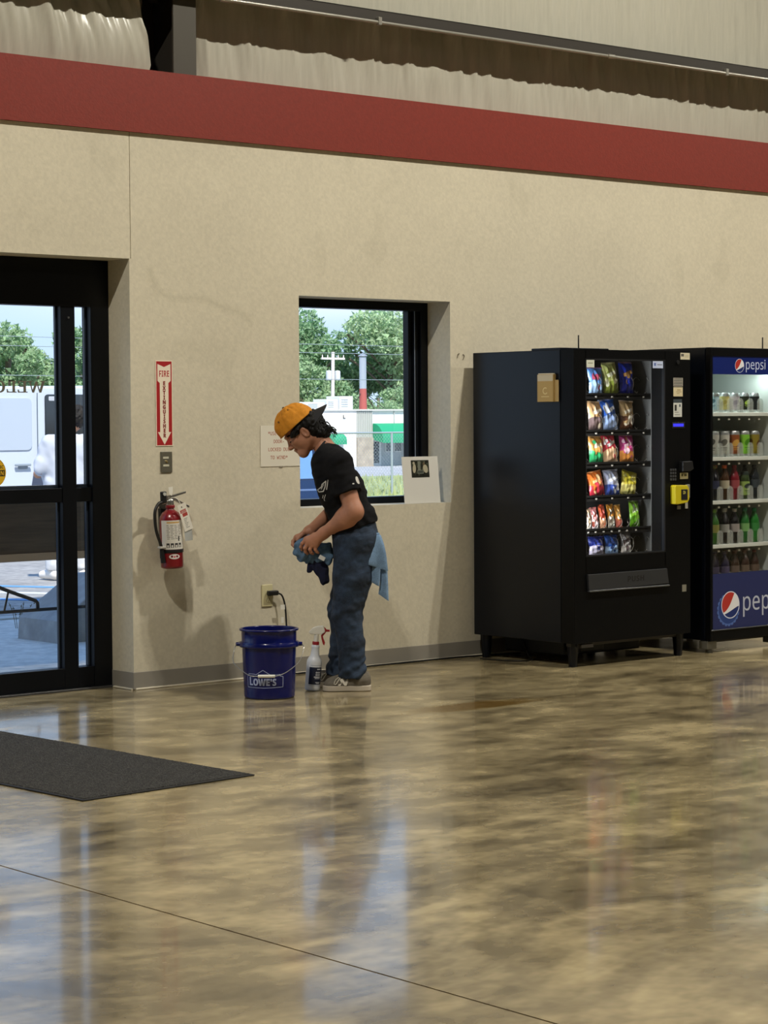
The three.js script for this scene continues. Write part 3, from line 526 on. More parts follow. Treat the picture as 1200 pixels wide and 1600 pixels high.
  card('sticker', 3.338, 0.392, 3.376, 0.434, '#7d7a6c', () => {});
  card('sticker', 2.524, 1.727, 2.588, 1.770, '#d9dccd', (c) => { rule(c, 46, 24, 80, 18, '#9aa089'); }, 'pale sticker in the upper corner of the glass');
  card('sticker', 3.082, 1.728, 3.172, 1.772, '#bfcbe8', (c) => { rule(c, 38, 16, 24, 50, '#5a6fae'); rule(c, 62, 56, 62, 12, '#4a4f66'); }, 'pale blue sticker in the upper corner of the glass');
  // legs and the aerial
  for (const [x, z] of [[X0 + 0.045, ZF - 0.06], [X1 - 0.045, ZF - 0.06], [X0 + 0.045, ZB + 0.06], [X1 - 0.045, ZB + 0.06]]) part('leg', at(new THREE.CylinderGeometry(0.035, 0.024, 0.141, 4).rotateY(Math.PI / 4).translate(x, 0.0715, z)), mBody, v);
  part('base_rail', [at(rbox(X0 + 0.02, 0.118, ZF - 0.09, X1 - 0.02, 0.14, ZF - 0.05, 0.003)), at(rbox(X0 + 0.06, 0.112, ZF - 0.03, X0 + 0.16, 0.134, ZF - 0.004, 0.003))], mSteel, v);
  part('cooling_unit', [at(rbox(2.62, 0.035, 0.12, 3.28, 0.14, 0.62, 0.01)), at(rbox(2.66, 0.06, 0.62, 2.86, 0.14, 0.72, 0.01))], mBody, v);
  part('aerial', at(rod([2.508, 1.83, 0.86], [2.508, 1.912, 0.86], 0.004)), mBlackPlastic, v);
  // shelves with spirals, price tags
  SHELF.forEach((y, r) => {
    part('tray', [at(box(2.502, y - 0.03, 0.13, 3.234, y - 0.022, 0.752)), at(box(2.502, y - 0.045, 0.744, 3.234, y - 0.010, 0.752)), ...(r === 4 ? [] : COLS.map((c) => at(box(c + 0.066, y - 0.025, 0.2, c + 0.068, y + 0.03, 0.72))))], mTray, v);
    const cols = r === 4 ? [2.655, 2.72, 2.782, 2.850, 2.918, 2.984, 3.05, 3.128] : COLS, rad = r === 4 ? 0.028 : 0.052;
    for (const c of cols) {
      const pts = []; const turns = 7, n = turns * 14;
      for (let i = 0; i <= n; i++) { const a = -i / 14 * Math.PI * 2 + 1.2; pts.push([c + Math.cos(a) * rad, y - 0.018 + rad + Math.sin(a) * rad, 0.738 - i / n * 0.5]); }
      part('spiral', at(tube(pts, 0.0022, n, 4)), mCoil, v);
      part('price_tag', at(rbox(c - 0.032, y - 0.036, 0.7522, c - 0.018, y - 0.027, 0.754, 0.0008)), mPriceTag, v);
    }
  });
  // lamp inside the door, behind the left stile
  part('light_strip', at(box(2.506, 0.70, 0.783, 2.516, 1.74, 0.797)), M({ color: '#ffffff', emissive: new THREE.Color(0.85, 0.92, 1), emissiveIntensity: 3, roughness: 0.4 }), v, 'white light strip');
  const L = new THREE.RectAreaLight(new THREE.Color(0.88, 0.94, 1), 215, 0.014, 1.04);
  L.position.set(2.519, 1.22, 0.790); L.lookAt(2.95, 1.22, 0.60); scene.add(L);
}
// snacks: pillow bags hanging in the spirals, print from one atlas of wrappers
const BAGS = [
  // [shelf, x, width, height, lean, colours, words]
  [0, 2.668, 0.11, 0.15, 0, ['#c8d0d6', '#7ea0c4', '#e8ecee'], 'silver and blue'],
  [0, 2.806, 0.12, 0.165, 0, ['#5f8fcf', '#a9c9ee', '#b04a63'], 'light blue'],
  [0, 2.936, 0.125, 0.195, -0.05, ['#c2c878', '#8d9a3d', '#f2f0cc'], 'pale green'],
  [0, 3.068, 0.12, 0.20, 0.02, ['#2438b8', '#0f1f86', '#d0a060'], 'deep blue'],
  [1, 2.668, 0.11, 0.17, 0, ['#8a6b4d', '#5c4633', '#b69878'], 'brown'],
  [1, 2.800, 0.12, 0.18, 0.03, ['#c69a6a', '#6d5a58', '#e6d6bc'], 'tan and grey'],
  [1, 2.925, 0.135, 0.195, -0.12, ['#2f62c4', '#9db6e4', '#e0e4ea'], 'bright blue'],
  [1, 3.066, 0.115, 0.185, 0.06, ['#c7a878', '#5a3723', '#efe6d4'], 'cream and chocolate brown'],
  [2, 2.668, 0.11, 0.165, 0, ['#8f5a48', '#a31d35', '#d8c4b8'], 'brown and crimson'],
  [2, 2.806, 0.12, 0.165, 0.03, ['#d59a4e', '#2f9a5c', '#eee0c0'], 'orange and green'],
  [2, 2.930, 0.12, 0.18, -0.10, ['#c93a4a', '#f0c8a0', '#e8e2e0'], 'red and white'],
  [2, 3.066, 0.12, 0.17, 0.05, ['#d8489a', '#e89a4a', '#f4cfe0'], 'pink and orange'],
  [3, 2.668, 0.12, 0.16, 0, ['#8a2036', '#b84a5a', '#d8c8c8'], 'dark red'],
  [3, 2.815, 0.13, 0.155, -0.14, ['#d8702a', '#b02a3a', '#f2c890'], 'orange and red'],
  [3, 2.944, 0.125, 0.16, -0.05, ['#bcc3dd', '#3d55a6', '#eceff6'], 'white and blue'],
  [3, 3.072, 0.13, 0.15, 0.22, ['#cfc23a', '#e8e08a', '#8f8a20'], 'yellow'],
  [4, 2.668, 0.05, 0.13, 0, ['#b0a8b8', '#d8c8b0', '#8a6a58'], 'pale violet'],
  [4, 2.735, 0.05, 0.13, 0.05, ['#c8a888', '#e8dcc8', '#7a5a48'], 'beige'],
  [4, 2.798, 0.055, 0.135, -0.08, ['#d88a8a', '#f0d8d8', '#b85a4a'], 'rose'],
  [4, 2.866, 0.055, 0.15, -0.06, ['#d8603a', '#f0b890', '#a83a2a'], 'orange-red'],
  [4, 2.936, 0.055, 0.15, -0.05, ['#d8902a', '#c8c0b0', '#7a6a58'], 'amber and grey'],
  [4, 3.002, 0.055, 0.145, -0.08, ['#e0a040', '#d87a6a', '#f0d8a8'], 'golden'],
  [4, 3.136, 0.085, 0.165, 0.02, ['#8cc83a', '#5a9a1a', '#d8eec0'], 'lime green'],
  [5, 2.668, 0.11, 0.12, 0, ['#26358a', '#6a7ac0', '#d0d4e8'], 'dark indigo'],
  [5, 2.806, 0.125, 0.12, 0, ['#24348e', '#c8c0d0', '#4a5ab0'], 'navy with silver'],
  [5, 2.936, 0.11, 0.125, 0, ['#2a5ab0', '#a8c8ee', '#1a3a7a'], 'blue with pale blue'],
  [5, 3.060, 0.085, 0.135, 0.03, ['#b8b4b4', '#e8e6e4', '#6a5a5c'], 'silver white'],
];
{
  const N = 6, S = 1024, cell = S / N;
  const atlas = canvas(S, S, (c) => {
    BAGS.forEach((b, i) => {
      const r = rng(300 + i), x = (i % N) * cell, y = Math.floor(i / N) * cell; c.save(); c.beginPath(); c.rect(x, y, cell, cell); c.clip();
      c.fillStyle = b[5][0]; c.fillRect(x, y, cell, cell);
      c.fillStyle = b[5][1]; c.beginPath(); c.moveTo(x, y + cell * (0.5 + r() * 0.15)); c.bezierCurveTo(x + cell * 0.3, y + cell * (0.3 + r() * 0.3), x + cell * 0.6, y + cell * (0.5 + r() * 0.3), x + cell, y + cell * (0.42 + r() * 0.2)); c.lineTo(x + cell, y + cell); c.lineTo(x, y + cell); c.fill();
      for (let k = 0; k < 7; k++) { c.fillStyle = b[5][(k + 2) % 3]; c.beginPath(); c.ellipse(x + cell * (0.15 + r() * 0.7), y + cell * (0.15 + r() * 0.7), cell * (0.05 + r() * 0.12), cell * (0.04 + r() * 0.09), r() * 3, 0, 7); c.fill(); }
      c.fillStyle = b[5][2]; c.save(); c.translate(x + cell * 0.5, y + cell * 0.36); c.rotate(-0.2); c.fillRect(-cell * 0.3, -cell * 0.06, cell * 0.6, cell * 0.11); c.restore();
      c.fillStyle = b[5][2]; for (let k = 0; k < 16; k++) { c.fillRect(x + k * cell / 16, y, cell / 32, cell * 0.05); c.fillRect(x + k * cell / 16, y + cell * 0.95, cell / 32, cell * 0.05); }
      c.restore();
    });
  });
  const mBag = M({ map: atlas, roughness: 0.3, metalness: 0.15, clearcoat: 0.4, clearcoatRoughness: 0.25, side: THREE.DoubleSide });
  const shelfWord = ['top', 'second', 'third', 'fourth', 'fifth', 'bottom'], colWord = ['first', 'second', 'third', 'fourth', 'fifth', 'sixth', 'seventh'];
  const count = {};
  BAGS.forEach(([s, x, w, h, lean, , words], i) => {
    const nx = 18, ny = 22, pos = [], uv = [], idx = [], r = rng(500 + i), ph = r() * 6, ph2 = r() * 6;
    const u0 = (i % N) / N, v1 = 1 - Math.floor(i / N) / N;
    for (const f of [1, -1]) {
      const base = pos.length / 3;
      for (let b = 0; b <= ny; b++) for (let a = 0; a <= nx; a++) {
        const u = a / nx, v = b / ny, e = Math.pow(Math.sin(Math.PI * clamp((v - 0.06) / 0.88)), 0.5), q = Math.pow(Math.max(0, Math.sin(Math.PI * u)), 0.45);
        const crease = (Math.sin(u * 17 + v * 9 + ph) + Math.sin(u * 7 - v * 23 + ph2) + Math.sin(u * 29 + v * 3 + ph * 2)) * 0.0034 * q;
        const wx = w * (1 - 0.10 * e * (1 - Math.abs(2 * v - 1))) * (v > 0.93 || v < 0.07 ? 1.02 : 1);
        pos.push((u - 0.5) * wx, v * h, f * (0.026 * (w / 0.12) * e * q + crease * e) + (v > 0.93 ? 0.004 * Math.sin(u * 9 + ph) : 0));
        uv.push(u0 + (0.02 + u * 0.96) / N, v1 - (1 - v) / N);
      }
      for (let b = 0; b < ny; b++) for (let a = 0; a < nx; a++) { const p = base + b * (nx + 1) + a, q = p + nx + 1; if (f > 0) idx.push(p, p + 1, q, p + 1, q + 1, q); else idx.push(p, q, p + 1, p + 1, q, q + 1); }
    }
    const g = new THREE.BufferGeometry(); g.setAttribute('position', new THREE.Float32BufferAttribute(pos, 3)); g.setAttribute('uv', new THREE.Float32BufferAttribute(uv, 2)); g.setIndex(idx); g.computeVertexNormals();
    count[s] = (count[s] ?? -1) + 1;
    const o = solo('snack_bag', g, mBag, `${words} snack packet, ${colWord[count[s]]} on the ${shelfWord[s]} tray of the vending machine`, 'snack', 'snack packets in the vending machine');
    o.position.set(x, SHELF[s] - 0.021, 0.712); o.rotation.set(-0.10, 0.0, -lean);
  });
}
{ // leaflet holder on the side of the machine
  const t = thing('leaflet_box', 'cream card leaflet box fixed to the side of the black vending machine', 'leaflet box', [X0, 1.612, 0.70], -Math.PI / 2);
  part('box', [rbox(-0.070, -0.081, 0.001, 0.062, 0.078, 0.022, 0.002)], M({ color: '#b79a5e', roughness: 0.6 }), t);
  part('leaflet', [rbox(-0.066, 0.0, 0.006, 0.060, 0.084, 0.018, 0.001)], M({ color: '#dfd6bf', roughness: 0.7 }), t);
  const tx = canvas(128, 160, (c) => { c.fillStyle = '#c4a566'; c.fillRect(0, 0, 128, 160); c.fillStyle = '#d9cfb4'; c.fillRect(0, 0, 128, 38); c.strokeStyle = '#e6d49a'; c.lineWidth = 7; c.beginPath(); c.arc(64, 96, 18, 0.6, 5.4); c.stroke(); c.fillStyle = '#e6d49a'; c.fillRect(30, 128, 66, 5); });
  part('front_card', quad(0.124, 0.155).translate(-0.004, -0.002, 0.0226), print(tx), t);
  part('loose_card', rbox(0.055, -0.08, 0.006, 0.092, 0.045, 0.010, 0.001), M({ color: '#c2a873', roughness: 0.7 }), t);
}
{ // a cable lying under the machine
  const c = thing('floor_cable', 'thin black cable curling on the floor under the vending machine', 'cable');
  part('cable', tube([[2.37, 0.005, 0.17], [2.40, 0.005, 0.33], [2.46, 0.005, 0.44], [2.56, 0.005, 0.42], [2.60, 0.03, 0.34], [2.62, 0.10, 0.28], [2.62, 0.145, 0.26]], 0.004, 60, 7), mBlackPlastic, c);
}
// ------------------------------------------------------------------ drinks cooler
const CX0 = 3.60, CX1 = 4.30, CZF = 0.905, CZB = 0.10;
const CSHELF = [1.470, 1.197, 0.930, 0.660, 0.400], CCOL = [3.757, 3.852, 3.947, 4.042, 4.137];
{
  const v = thing('drinks_cooler', 'tall black glass door drinks cooler with blue header panel', 'cooler', [CX0, 0, CZB]);
  const tr = (g) => g.translate(-CX0, 0, -CZB), bx = (...a) => tr(rbox(...a, 0.004));
  part('side_panel', bx(CX0, 0.075, CZB, CX0 + 0.045, 1.86, 0.86), mBody, v);
  part('side_panel', bx(CX1 - 0.045, 0.075, CZB, CX1, 1.86, 0.86), mBody, v);
  part('back_panel', bx(CX0 + 0.02, 0.075, CZB, CX1 - 0.02, 1.86, CZB + 0.04), mBody, v);
  part('top_panel', bx(CX0 + 0.02, 1.80, CZB, CX1 - 0.02, 1.86, 0.86), mBody, v);
  part('bottom_panel', bx(CX0 + 0.02, 0.075, CZB, CX1 - 0.02, 0.13, 0.86), mBody, v);
  const mLin = M({ color: '#b9c0bd', roughness: 0.55 });
  part('lining', [tr(box(3.645, 0.13, 0.14, 4.255, 1.80, 0.15)), tr(box(3.645, 0.13, 0.14, 3.655, 1.80, 0.86)), tr(box(4.235, 0.13, 0.14, 4.255, 1.80, 0.86)), tr(box(3.645, 1.735, 0.14, 4.255, 1.80, 0.86)), tr(box(3.645, 0.13, 0.14, 4.255, 0.44, 0.86))], mLin, v);
  const d = part('door', [[CX0, 0.072, 3.622, 1.86], [4.278, 0.072, CX1, 1.86], [3.62, 1.808, 4.28, 1.86], [3.62, 0.072, 4.28, 0.142]].map(([a, b, c, e]) => tr(rbox(a, b, 0.865, c, e, CZF, 0.004))), mDoorBlack, v);
  const globe = (c, x, y, r) => {
    c.save(); c.translate(x, y); c.fillStyle = '#dfe3ee'; c.beginPath(); c.arc(0, 0, r, 0, 7); c.fill(); c.beginPath(); c.arc(0, 0, r * 0.93, 0, 7); c.clip();
    c.fillStyle = '#1b2f6e'; c.fillRect(-r, -r, 2 * r, 2 * r);
    c.fillStyle = '#e6e6ea'; c.beginPath(); c.moveTo(-r, r * 0.75); c.bezierCurveTo(r * 0.2, r * 0.5, r * 0.6, r * 0.1, r * 1.1, r * 0.1); c.lineTo(r * 1.1, -r * 1.1); c.lineTo(-r, -r * 1.1); c.fill();
    c.fillStyle = '#b5342c'; c.beginPath(); c.moveTo(-r, r * 0.62); c.bezierCurveTo(-r * 0.1, r * 0.42, r * 0.1, -r * 0.3, r * 0.55, -r * 1.05); c.lineTo(-r, -r * 1.05); c.fill(); c.restore();
  };
  const hd = canvas(1024, 176, (c) => { c.fillStyle = '#0a2068'; c.fillRect(0, 0, 1024, 176); globe(c, 395, 92, 66); c.fillStyle = '#c9d2ea'; c.font = '128px sans-serif'; c.textAlign = 'left'; c.fillText('pepsi', 476, 124); });
  part('header_panel', tr(quad(0.658, 0.112).translate(3.95, 1.7535, CZF - 0.006)), print(hd, { roughness: 0.35 }), d, 'blue header with round emblem and white lettering');
  const ft = canvas(1024, 540, (c) => {
    c.fillStyle = '#232c5e'; c.fillRect(0, 0, 1024, 540); const x = 262, y = 310;
    c.fillStyle = '#4f6cae'; for (let k = 0; k < 21; k++) { const a = k / 21 * Math.PI * 2; c.beginPath(); c.arc(x - 30 + Math.cos(a) * 142, y + 44 + Math.sin(a) * 142, 21, 0, 7); c.fill(); } c.fillStyle = '#27407f'; c.beginPath(); c.arc(x - 28, y + 40, 142, 0, 7); c.fill();
    globe(c, x, y, 132); c.fillStyle = '#b9bfce'; c.font = '250px sans-serif'; c.textAlign = 'left'; c.fillText('pepsi', 425, 378);
  });
  part('lower_panel', tr(quad(0.658, 0.342).translate(3.95, 0.311, CZF - 0.006)), print(ft, { roughness: 0.35 }), d, 'dark blue lower panel with round emblem and white lettering');
  part('panel_backing', [tr(box(3.62, 0.14, CZF - 0.03, 4.28, 0.482, CZF - 0.008)), tr(box(3.62, 1.698, CZF - 0.03, 4.28, 1.812, CZF - 0.008))], mBlackPlastic, d);
  part('glass_pane', tr(quad(0.66, 1.22).translate(3.95, 1.09, CZF - 0.01)), mGlass, d);
  part('door_trim', [tr(rbox(CX0 + 0.004, 0.135, CZF - 0.004, 4.29, 0.142, CZF + 0.006, 0.002))], M({ color: '#55585c', roughness: 0.35, metalness: 0.5 }), d);
  for (const x of [CX0 + 0.05, CX1 - 0.05]) for (const z of [CZF - 0.06, CZB + 0.06]) part('foot', [bx(x - 0.05, 0.022, z - 0.035, x + 0.035, 0.072, z + 0.035), tr(new THREE.CylinderGeometry(0.02, 0.024, 0.023, 16).translate(x, 0.0125, z))], M({ color: '#77756c', roughness: 0.45, metalness: 0.4 }), v);
  part('kick_rail', [tr(box(CX0 + 0.05, 0.05, 0.78, CX1 - 0.05, 0.075, 0.80))], mSteel, v);
  part('aerial', tr(rod([4.115, 1.86, 0.88], [4.115, 1.93, 0.88], 0.004)), mBlackPlastic, v);
  const mShelfW = M({ color: '#cdd2cc', roughness: 0.45 }), mClear = M({ color: '#f4f8f6', roughness: 0.12, transmission: 0.85, thickness: 0 });
  CSHELF.forEach((y, r) => {
    part('shelf', [tr(rbox(3.658, y - 0.028, 0.838, 4.232, y - 0.004, 0.848, 0.003)), tr(box(3.658, y - 0.012, 0.2, 4.232, y - 0.006, 0.84))], mShelfW, v);
    CCOL.forEach((x) => {
      if (r < 4) part('shelf_lug', tr(rbox(x - 0.012, y - 0.052, 0.830, x + 0.006, y - 0.040, 0.838, 0.002)), mPriceTag, v);
      const s = new THREE.Shape(); s.moveTo(x - 0.032, y - 0.004); s.lineTo(x - 0.032, y + 0.055); s.absarc(x - 0.004, y + 0.055, 0.028, Math.PI, 0, true); s.lineTo(x + 0.024, y - 0.004);
      part('front_stop', tr(new THREE.ExtrudeGeometry(s, { depth: 0.002, bevelEnabled: false, curveSegments: 10 }).translate(0, 0, 0.846)), mClear, v);
    });
  });
  part('light_tube', tr(rbox(3.68, 1.715, 0.80, 4.22, 1.733, 0.83, 0.004)), M({ color: '#ffffff', emissive: new THREE.Color(0.86, 1.0, 0.94), emissiveIntensity: 3, roughness: 0.4 }), v, 'white light tube');
  const L = new THREE.RectAreaLight(new THREE.Color(0.86, 1.0, 0.93), 60, 0.54, 0.025); L.position.set(3.95, 1.712, 0.815); L.lookAt(3.95, 1.2, 0.62); scene.add(L);
}
{ // cans and bottles
  const can = (h) => lathe([[0, 0.002], [0.022, 0.002], [0.026, 0], [0.033, 0.010], [0.033, h - 0.016], [0.027, h - 0.002], [0.0275, h], [0.0255, h], [0.024, h - 0.004], [0, h - 0.004]], 28);
  const pet = lathe([[0, 0.003], [0.022, 0.003], [0.028, 0], [0.0325, 0.008], [0.032, 0.05], [0.0305, 0.06], [0.0325, 0.07], [0.0325, 0.125], [0.030, 0.145], [0.018, 0.178], [0.0135, 0.19], [0.0135, 0.205], [0, 0.206]], 28);
  const capG = lathe([[0.0145, 0.196], [0.0148, 0.197], [0.0148, 0.213], [0.0135, 0.2145], [0, 0.2148]], 24), capSmall = lathe([[0.026, 0.152], [0.0262, 0.153], [0.0262, 0.170], [0.024, 0.172], [0, 0.172]], 24);
  const jar = lathe([[0, 0.003], [0.025, 0.003], [0.0335, 0.008], [0.0335, 0.128], [0.029, 0.142], [0.026, 0.150], [0.026, 0.158], [0, 0.158]], 28);
  const lab = new THREE.CylinderGeometry(0.0331, 0.0331, 0.05, 28, 1, true).translate(0, 0.097, 0), canLab = (h) => new THREE.CylinderGeometry(0.0333, 0.0333, h - 0.04, 28, 1, true).translate(0, h / 2 - 0.002, 0);
  const alu = M({ color: '#c4c8ca', roughness: 0.3, metalness: 0.8 });
  const art = (a, b, seed) => canvas(128, 128, (c) => { const r = rng(seed); c.fillStyle = a; c.fillRect(0, 0, 128, 128); c.fillStyle = b; for (let k = 0; k < 3; k++) { const x = 12 + k * 44; c.beginPath(); c.ellipse(x + 14, 40 + r() * 20, 10 + r() * 6, 24, 0.3, 0, 7); c.fill(); c.fillRect(x, 84, 30, 6); c.fillRect(x + 4, 98, 22, 4); } });
  const LIQ = (c) => M({ color: c, roughness: 0.12, clearcoat: 0.5 });
  const T = [
    [['can', 0.122, '#9fb6c0', '#4d6a78', 'pale blue'], ['can', 0.122, '#b7ab6a', '#8a7d3a', 'gold'], ['can', 0.122, '#a9a0a4', '#77707a', 'silver'], ['can', 0.122, '#1d2216', '#8aa33a', 'black and green'], ['can', 0.122, '#15191b', '#3d4a50', 'black']],
    [['can', 0.158, '#b9b9b2', '#5a5a56', 'white'], ['can', 0.158, '#c0c0b8', '#66665f', 'silver white'], ['can', 0.158, '#8a4a26', '#c79a4a', 'copper'], ['can', 0.158, '#7fc23a', '#4b8a1c', 'lime green'], ['can', 0.158, '#8a7a2a', '#5d3a1c', 'mustard']],
    [['pet', '#0b0d16', '#1a2140', '#6b6b3a', 'dark'], ['pet', '#3a2413', '#a8a08a', '#d2622a', 'amber'], ['pet', '#6a1420', '#8a3a40', '#7a1c26', 'red'], ['jar', '#2a3a1c', '#7f9a4a', '#1c2a26', 'olive green'], ['pet', '#131a20', '#2a343c', '#20282c', 'black']],
    [['pet', '#2a5a1c', '#7a7a3a', '#6a9a2a', 'green'], ['pet', '#0c0c10', '#8a8a86', '#9a9a96', 'black cola'], ['pet', '#0b0b0f', '#8d8683', '#a8a5a0', 'dark cola'], ['pet', '#1c5a24', '#6a9a5a', '#1c6a4a', 'bright green'], ['pet', '#1c6a24', '#2a7a34', '#1c7a4a', 'clear green']],
    [['pet', '#141226', '#3a3450', '#24223a', 'violet'], ['pet', '#1a1836', '#443c5c', '#2a2846', 'indigo'], ['pet', '#2a1a12', '#5a4a42', '#4a2a22', 'brown'], ['pet', '#32201a', '#5c4c40', '#4a2c22', 'dark brown'], ['pet', '#2c1a14', '#5a483c', '#5a2a20', 'russet']],
  ];
  const sw = ['top', 'second', 'third', 'fourth', 'bottom'], cw = ['first', 'second', 'third', 'fourth', 'fifth'];
  T.forEach((row, r) => row.forEach((q, k) => {
    const [kind] = q, word = kind === 'can' ? (q[1] > 0.14 ? 'tall can' : 'can') : 'bottle';
    const t = thing(kind === 'can' ? 'drink_can' : 'drink_bottle', `${q[4]} ${word}, ${cw[k]} from the left on the ${sw[r]} cooler shelf, front row`, kind === 'can' ? 'can' : 'bottle', [CCOL[k], CSHELF[r] - 0.0055, 0.795], 0.4 * k - 0.6, 'drinks in the cooler');
    if (kind === 'can') { part('shell', can(q[1]), alu, t); part('print_sleeve', canLab(q[1]), print(art(q[2], q[3], r * 7 + k), { roughness: 0.35, metalness: 0.25 }), t); }
    else if (kind === 'jar') { part('body', jar, LIQ(q[1]), t); part('label_band', new THREE.CylinderGeometry(0.034, 0.034, 0.085, 28, 1, true).translate(0, 0.07, 0), print(art(q[2], q[3], r * 7 + k)), t); part('lid', capSmall, M({ color: q[3], roughness: 0.35 }), t); }
    else { part('body', pet, LIQ(q[1]), t); part('label_band', lab, M({ color: q[2], roughness: 0.5 }), t); part('screw_cap', capG, M({ color: q[3], roughness: 0.35 }), t); }
    for (let z = 1; z <= (r < 2 ? 3 : 1); z++) { const o = t.clone(); o.name = numbered(t.name.replace(/_\d+$/, '')); o.userData = { ...t.userData, label: t.userData.label.replace('front row', ['', 'second row', 'third row', 'back row'][z]) }; o.position.z -= 0.076 * z; o.rotation.y += z; scene.add(o); }
  }));
}
// ------------------------------------------------------------------ soft bodies: distance fields meshed by surface nets
const n3 = (x, y, z, s = 0) => {
  const xi = Math.floor(x), yi = Math.floor(y), zi = Math.floor(z), fx = smooth(x - xi), fy = smooth(y - yi), fz = smooth(z - zi);
  const h = (a, b, c) => PERM[(Math.imul(xi + a, 73856093) ^ Math.imul(yi + b, 19349663) ^ Math.imul(zi + c, 83492791) ^ s * 7919) & 1023];
  return mix(mix(mix(h(0, 0, 0), h(1, 0, 0), fx), mix(h(0, 1, 0), h(1, 1, 0), fx), fy), mix(mix(h(0, 0, 1), h(1, 0, 1), fx), mix(h(0, 1, 1), h(1, 1, 1), fx), fy), fz) - 0.5;
};
const cap = (a, b, ra, rb = ra) => { const bx = b[0] - a[0], by = b[1] - a[1], bz = b[2] - a[2], L = bx * bx + by * by + bz * bz || 1e-9; return (x, y, z) => { const px = x - a[0], py = y - a[1], pz = z - a[2]; let t = (px * bx + py * by + pz * bz) / L; t = t < 0 ? 0 : t > 1 ? 1 : t; const dx = px - bx * t, dy = py - by * t, dz = pz - bz * t; return Math.sqrt(dx * dx + dy * dy + dz * dz) - (ra + (rb - ra) * t); }; };
const smin = (a, b, k) => { const h = Math.max(k - Math.abs(a - b), 0) / k; return Math.min(a, b) - h * h * k * 0.25; };
const blend = (list, k) => (x, y, z) => { let d = 1e3; for (const f of list) d = smin(d, f(x, y, z), k); return d; };
// ellipsoid in a frame: centre, three unit axes, three radii
const ell = (c, A, r, n = 2) => { const m = Math.min(...r); return (x, y, z) => { const px = x - c[0], py = y - c[1], pz = z - c[2]; let s = 0; for (let i = 0; i < 3; i++) s += Math.pow(Math.abs((px * A[i][0] + py * A[i][1] + pz * A[i][2]) / r[i]), n); return (Math.pow(s, 1 / n) - 1) * m; }; };
function nets(f, lo, hi, h) {
  const nx = Math.ceil((hi[0] - lo[0]) / h) + 1, ny = Math.ceil((hi[1] - lo[1]) / h) + 1, nz = Math.ceil((hi[2] - lo[2]) / h) + 1;
  const F = new Float32Array(nx * ny * nz), at = (i, j, k) => (k * ny + j) * nx + i;
  for (let k = 0; k < nz; k++) for (let j = 0; j < ny; j++) for (let i = 0; i < nx; i++) F[at(i, j, k)] = f(lo[0] + i * h, lo[1] + j * h, lo[2] + k * h);
  const id = new Int32Array(nx * ny * nz).fill(-1), pos = [], idx = [];
  const C = [[0, 0, 0], [1, 0, 0], [0, 1, 0], [1, 1, 0], [0, 0, 1], [1, 0, 1], [0, 1, 1], [1, 1, 1]], E = [[0, 1], [2, 3], [4, 5], [6, 7], [0, 2], [1, 3], [4, 6], [5, 7], [0, 4], [1, 5], [2, 6], [3, 7]];
  for (let k = 0; k < nz - 1; k++) for (let j = 0; j < ny - 1; j++) for (let i = 0; i < nx - 1; i++) {
    const v = C.map(([a, b, c]) => F[at(i + a, j + b, k + c)]); let m = 0; for (const q of v) m += q < 0 ? 1 : 0;
    if (m === 0 || m === 8) continue;
    let X = 0, Y = 0, Z = 0, n = 0;
    for (const [a, b] of E) if ((v[a] < 0) !== (v[b] < 0)) { const t = v[a] / (v[a] - v[b]); X += C[a][0] + (C[b][0] - C[a][0]) * t; Y += C[a][1] + (C[b][1] - C[a][1]) * t; Z += C[a][2] + (C[b][2] - C[a][2]) * t; n++; }
    id[at(i, j, k)] = pos.length / 3; pos.push(lo[0] + (i + X / n) * h, lo[1] + (j + Y / n) * h, lo[2] + (k + Z / n) * h);
  }
  const q4 = (a, b, c, d, flip) => { if (a < 0 || b < 0 || c < 0 || d < 0) return; flip ? idx.push(a, c, b, a, d, c) : idx.push(a, b, c, a, c, d); };
  for (let k = 1; k < nz - 1; k++) for (let j = 1; j < ny - 1; j++) for (let i = 1; i < nx - 1; i++) {
    const s = F[at(i, j, k)] < 0;
    if (s !== (F[at(i + 1, j, k)] < 0)) q4(id[at(i, j - 1, k - 1)], id[at(i, j, k - 1)], id[at(i, j, k)], id[at(i, j - 1, k)], !s);
    if (s !== (F[at(i, j + 1, k)] < 0)) q4(id[at(i - 1, j, k - 1)], id[at(i - 1, j, k)], id[at(i, j, k)], id[at(i, j, k - 1)], !s);
    if (s !== (F[at(i, j, k + 1)] < 0)) q4(id[at(i - 1, j - 1, k)], id[at(i, j - 1, k)], id[at(i, j, k)], id[at(i - 1, j, k)], !s);
  }
  const nor = new Float32Array(pos.length), uv = new Float32Array(pos.length / 3 * 2), e = h * 0.35;
  for (let i = 0; i < pos.length; i += 3) {
    const [x, y, z] = [pos[i], pos[i + 1], pos[i + 2]]; let a = f(x + e, y, z) - f(x - e, y, z), b = f(x, y + e, z) - f(x, y - e, z), c = f(x, y, z + e) - f(x, y, z - e); const L = Math.hypot(a, b, c) || 1;
    nor.set([a / L, b / L, c / L], i); uv.set([(x * 0.7 + z), y + x * 0.2], i / 3 * 2);
  }
  const g = new THREE.BufferGeometry(); g.setAttribute('position', new THREE.Float32BufferAttribute(pos, 3)); g.setAttribute('normal', new THREE.BufferAttribute(nor, 3)); g.setAttribute('uv', new THREE.BufferAttribute(uv, 2)); g.setIndex(idx); return g;
}
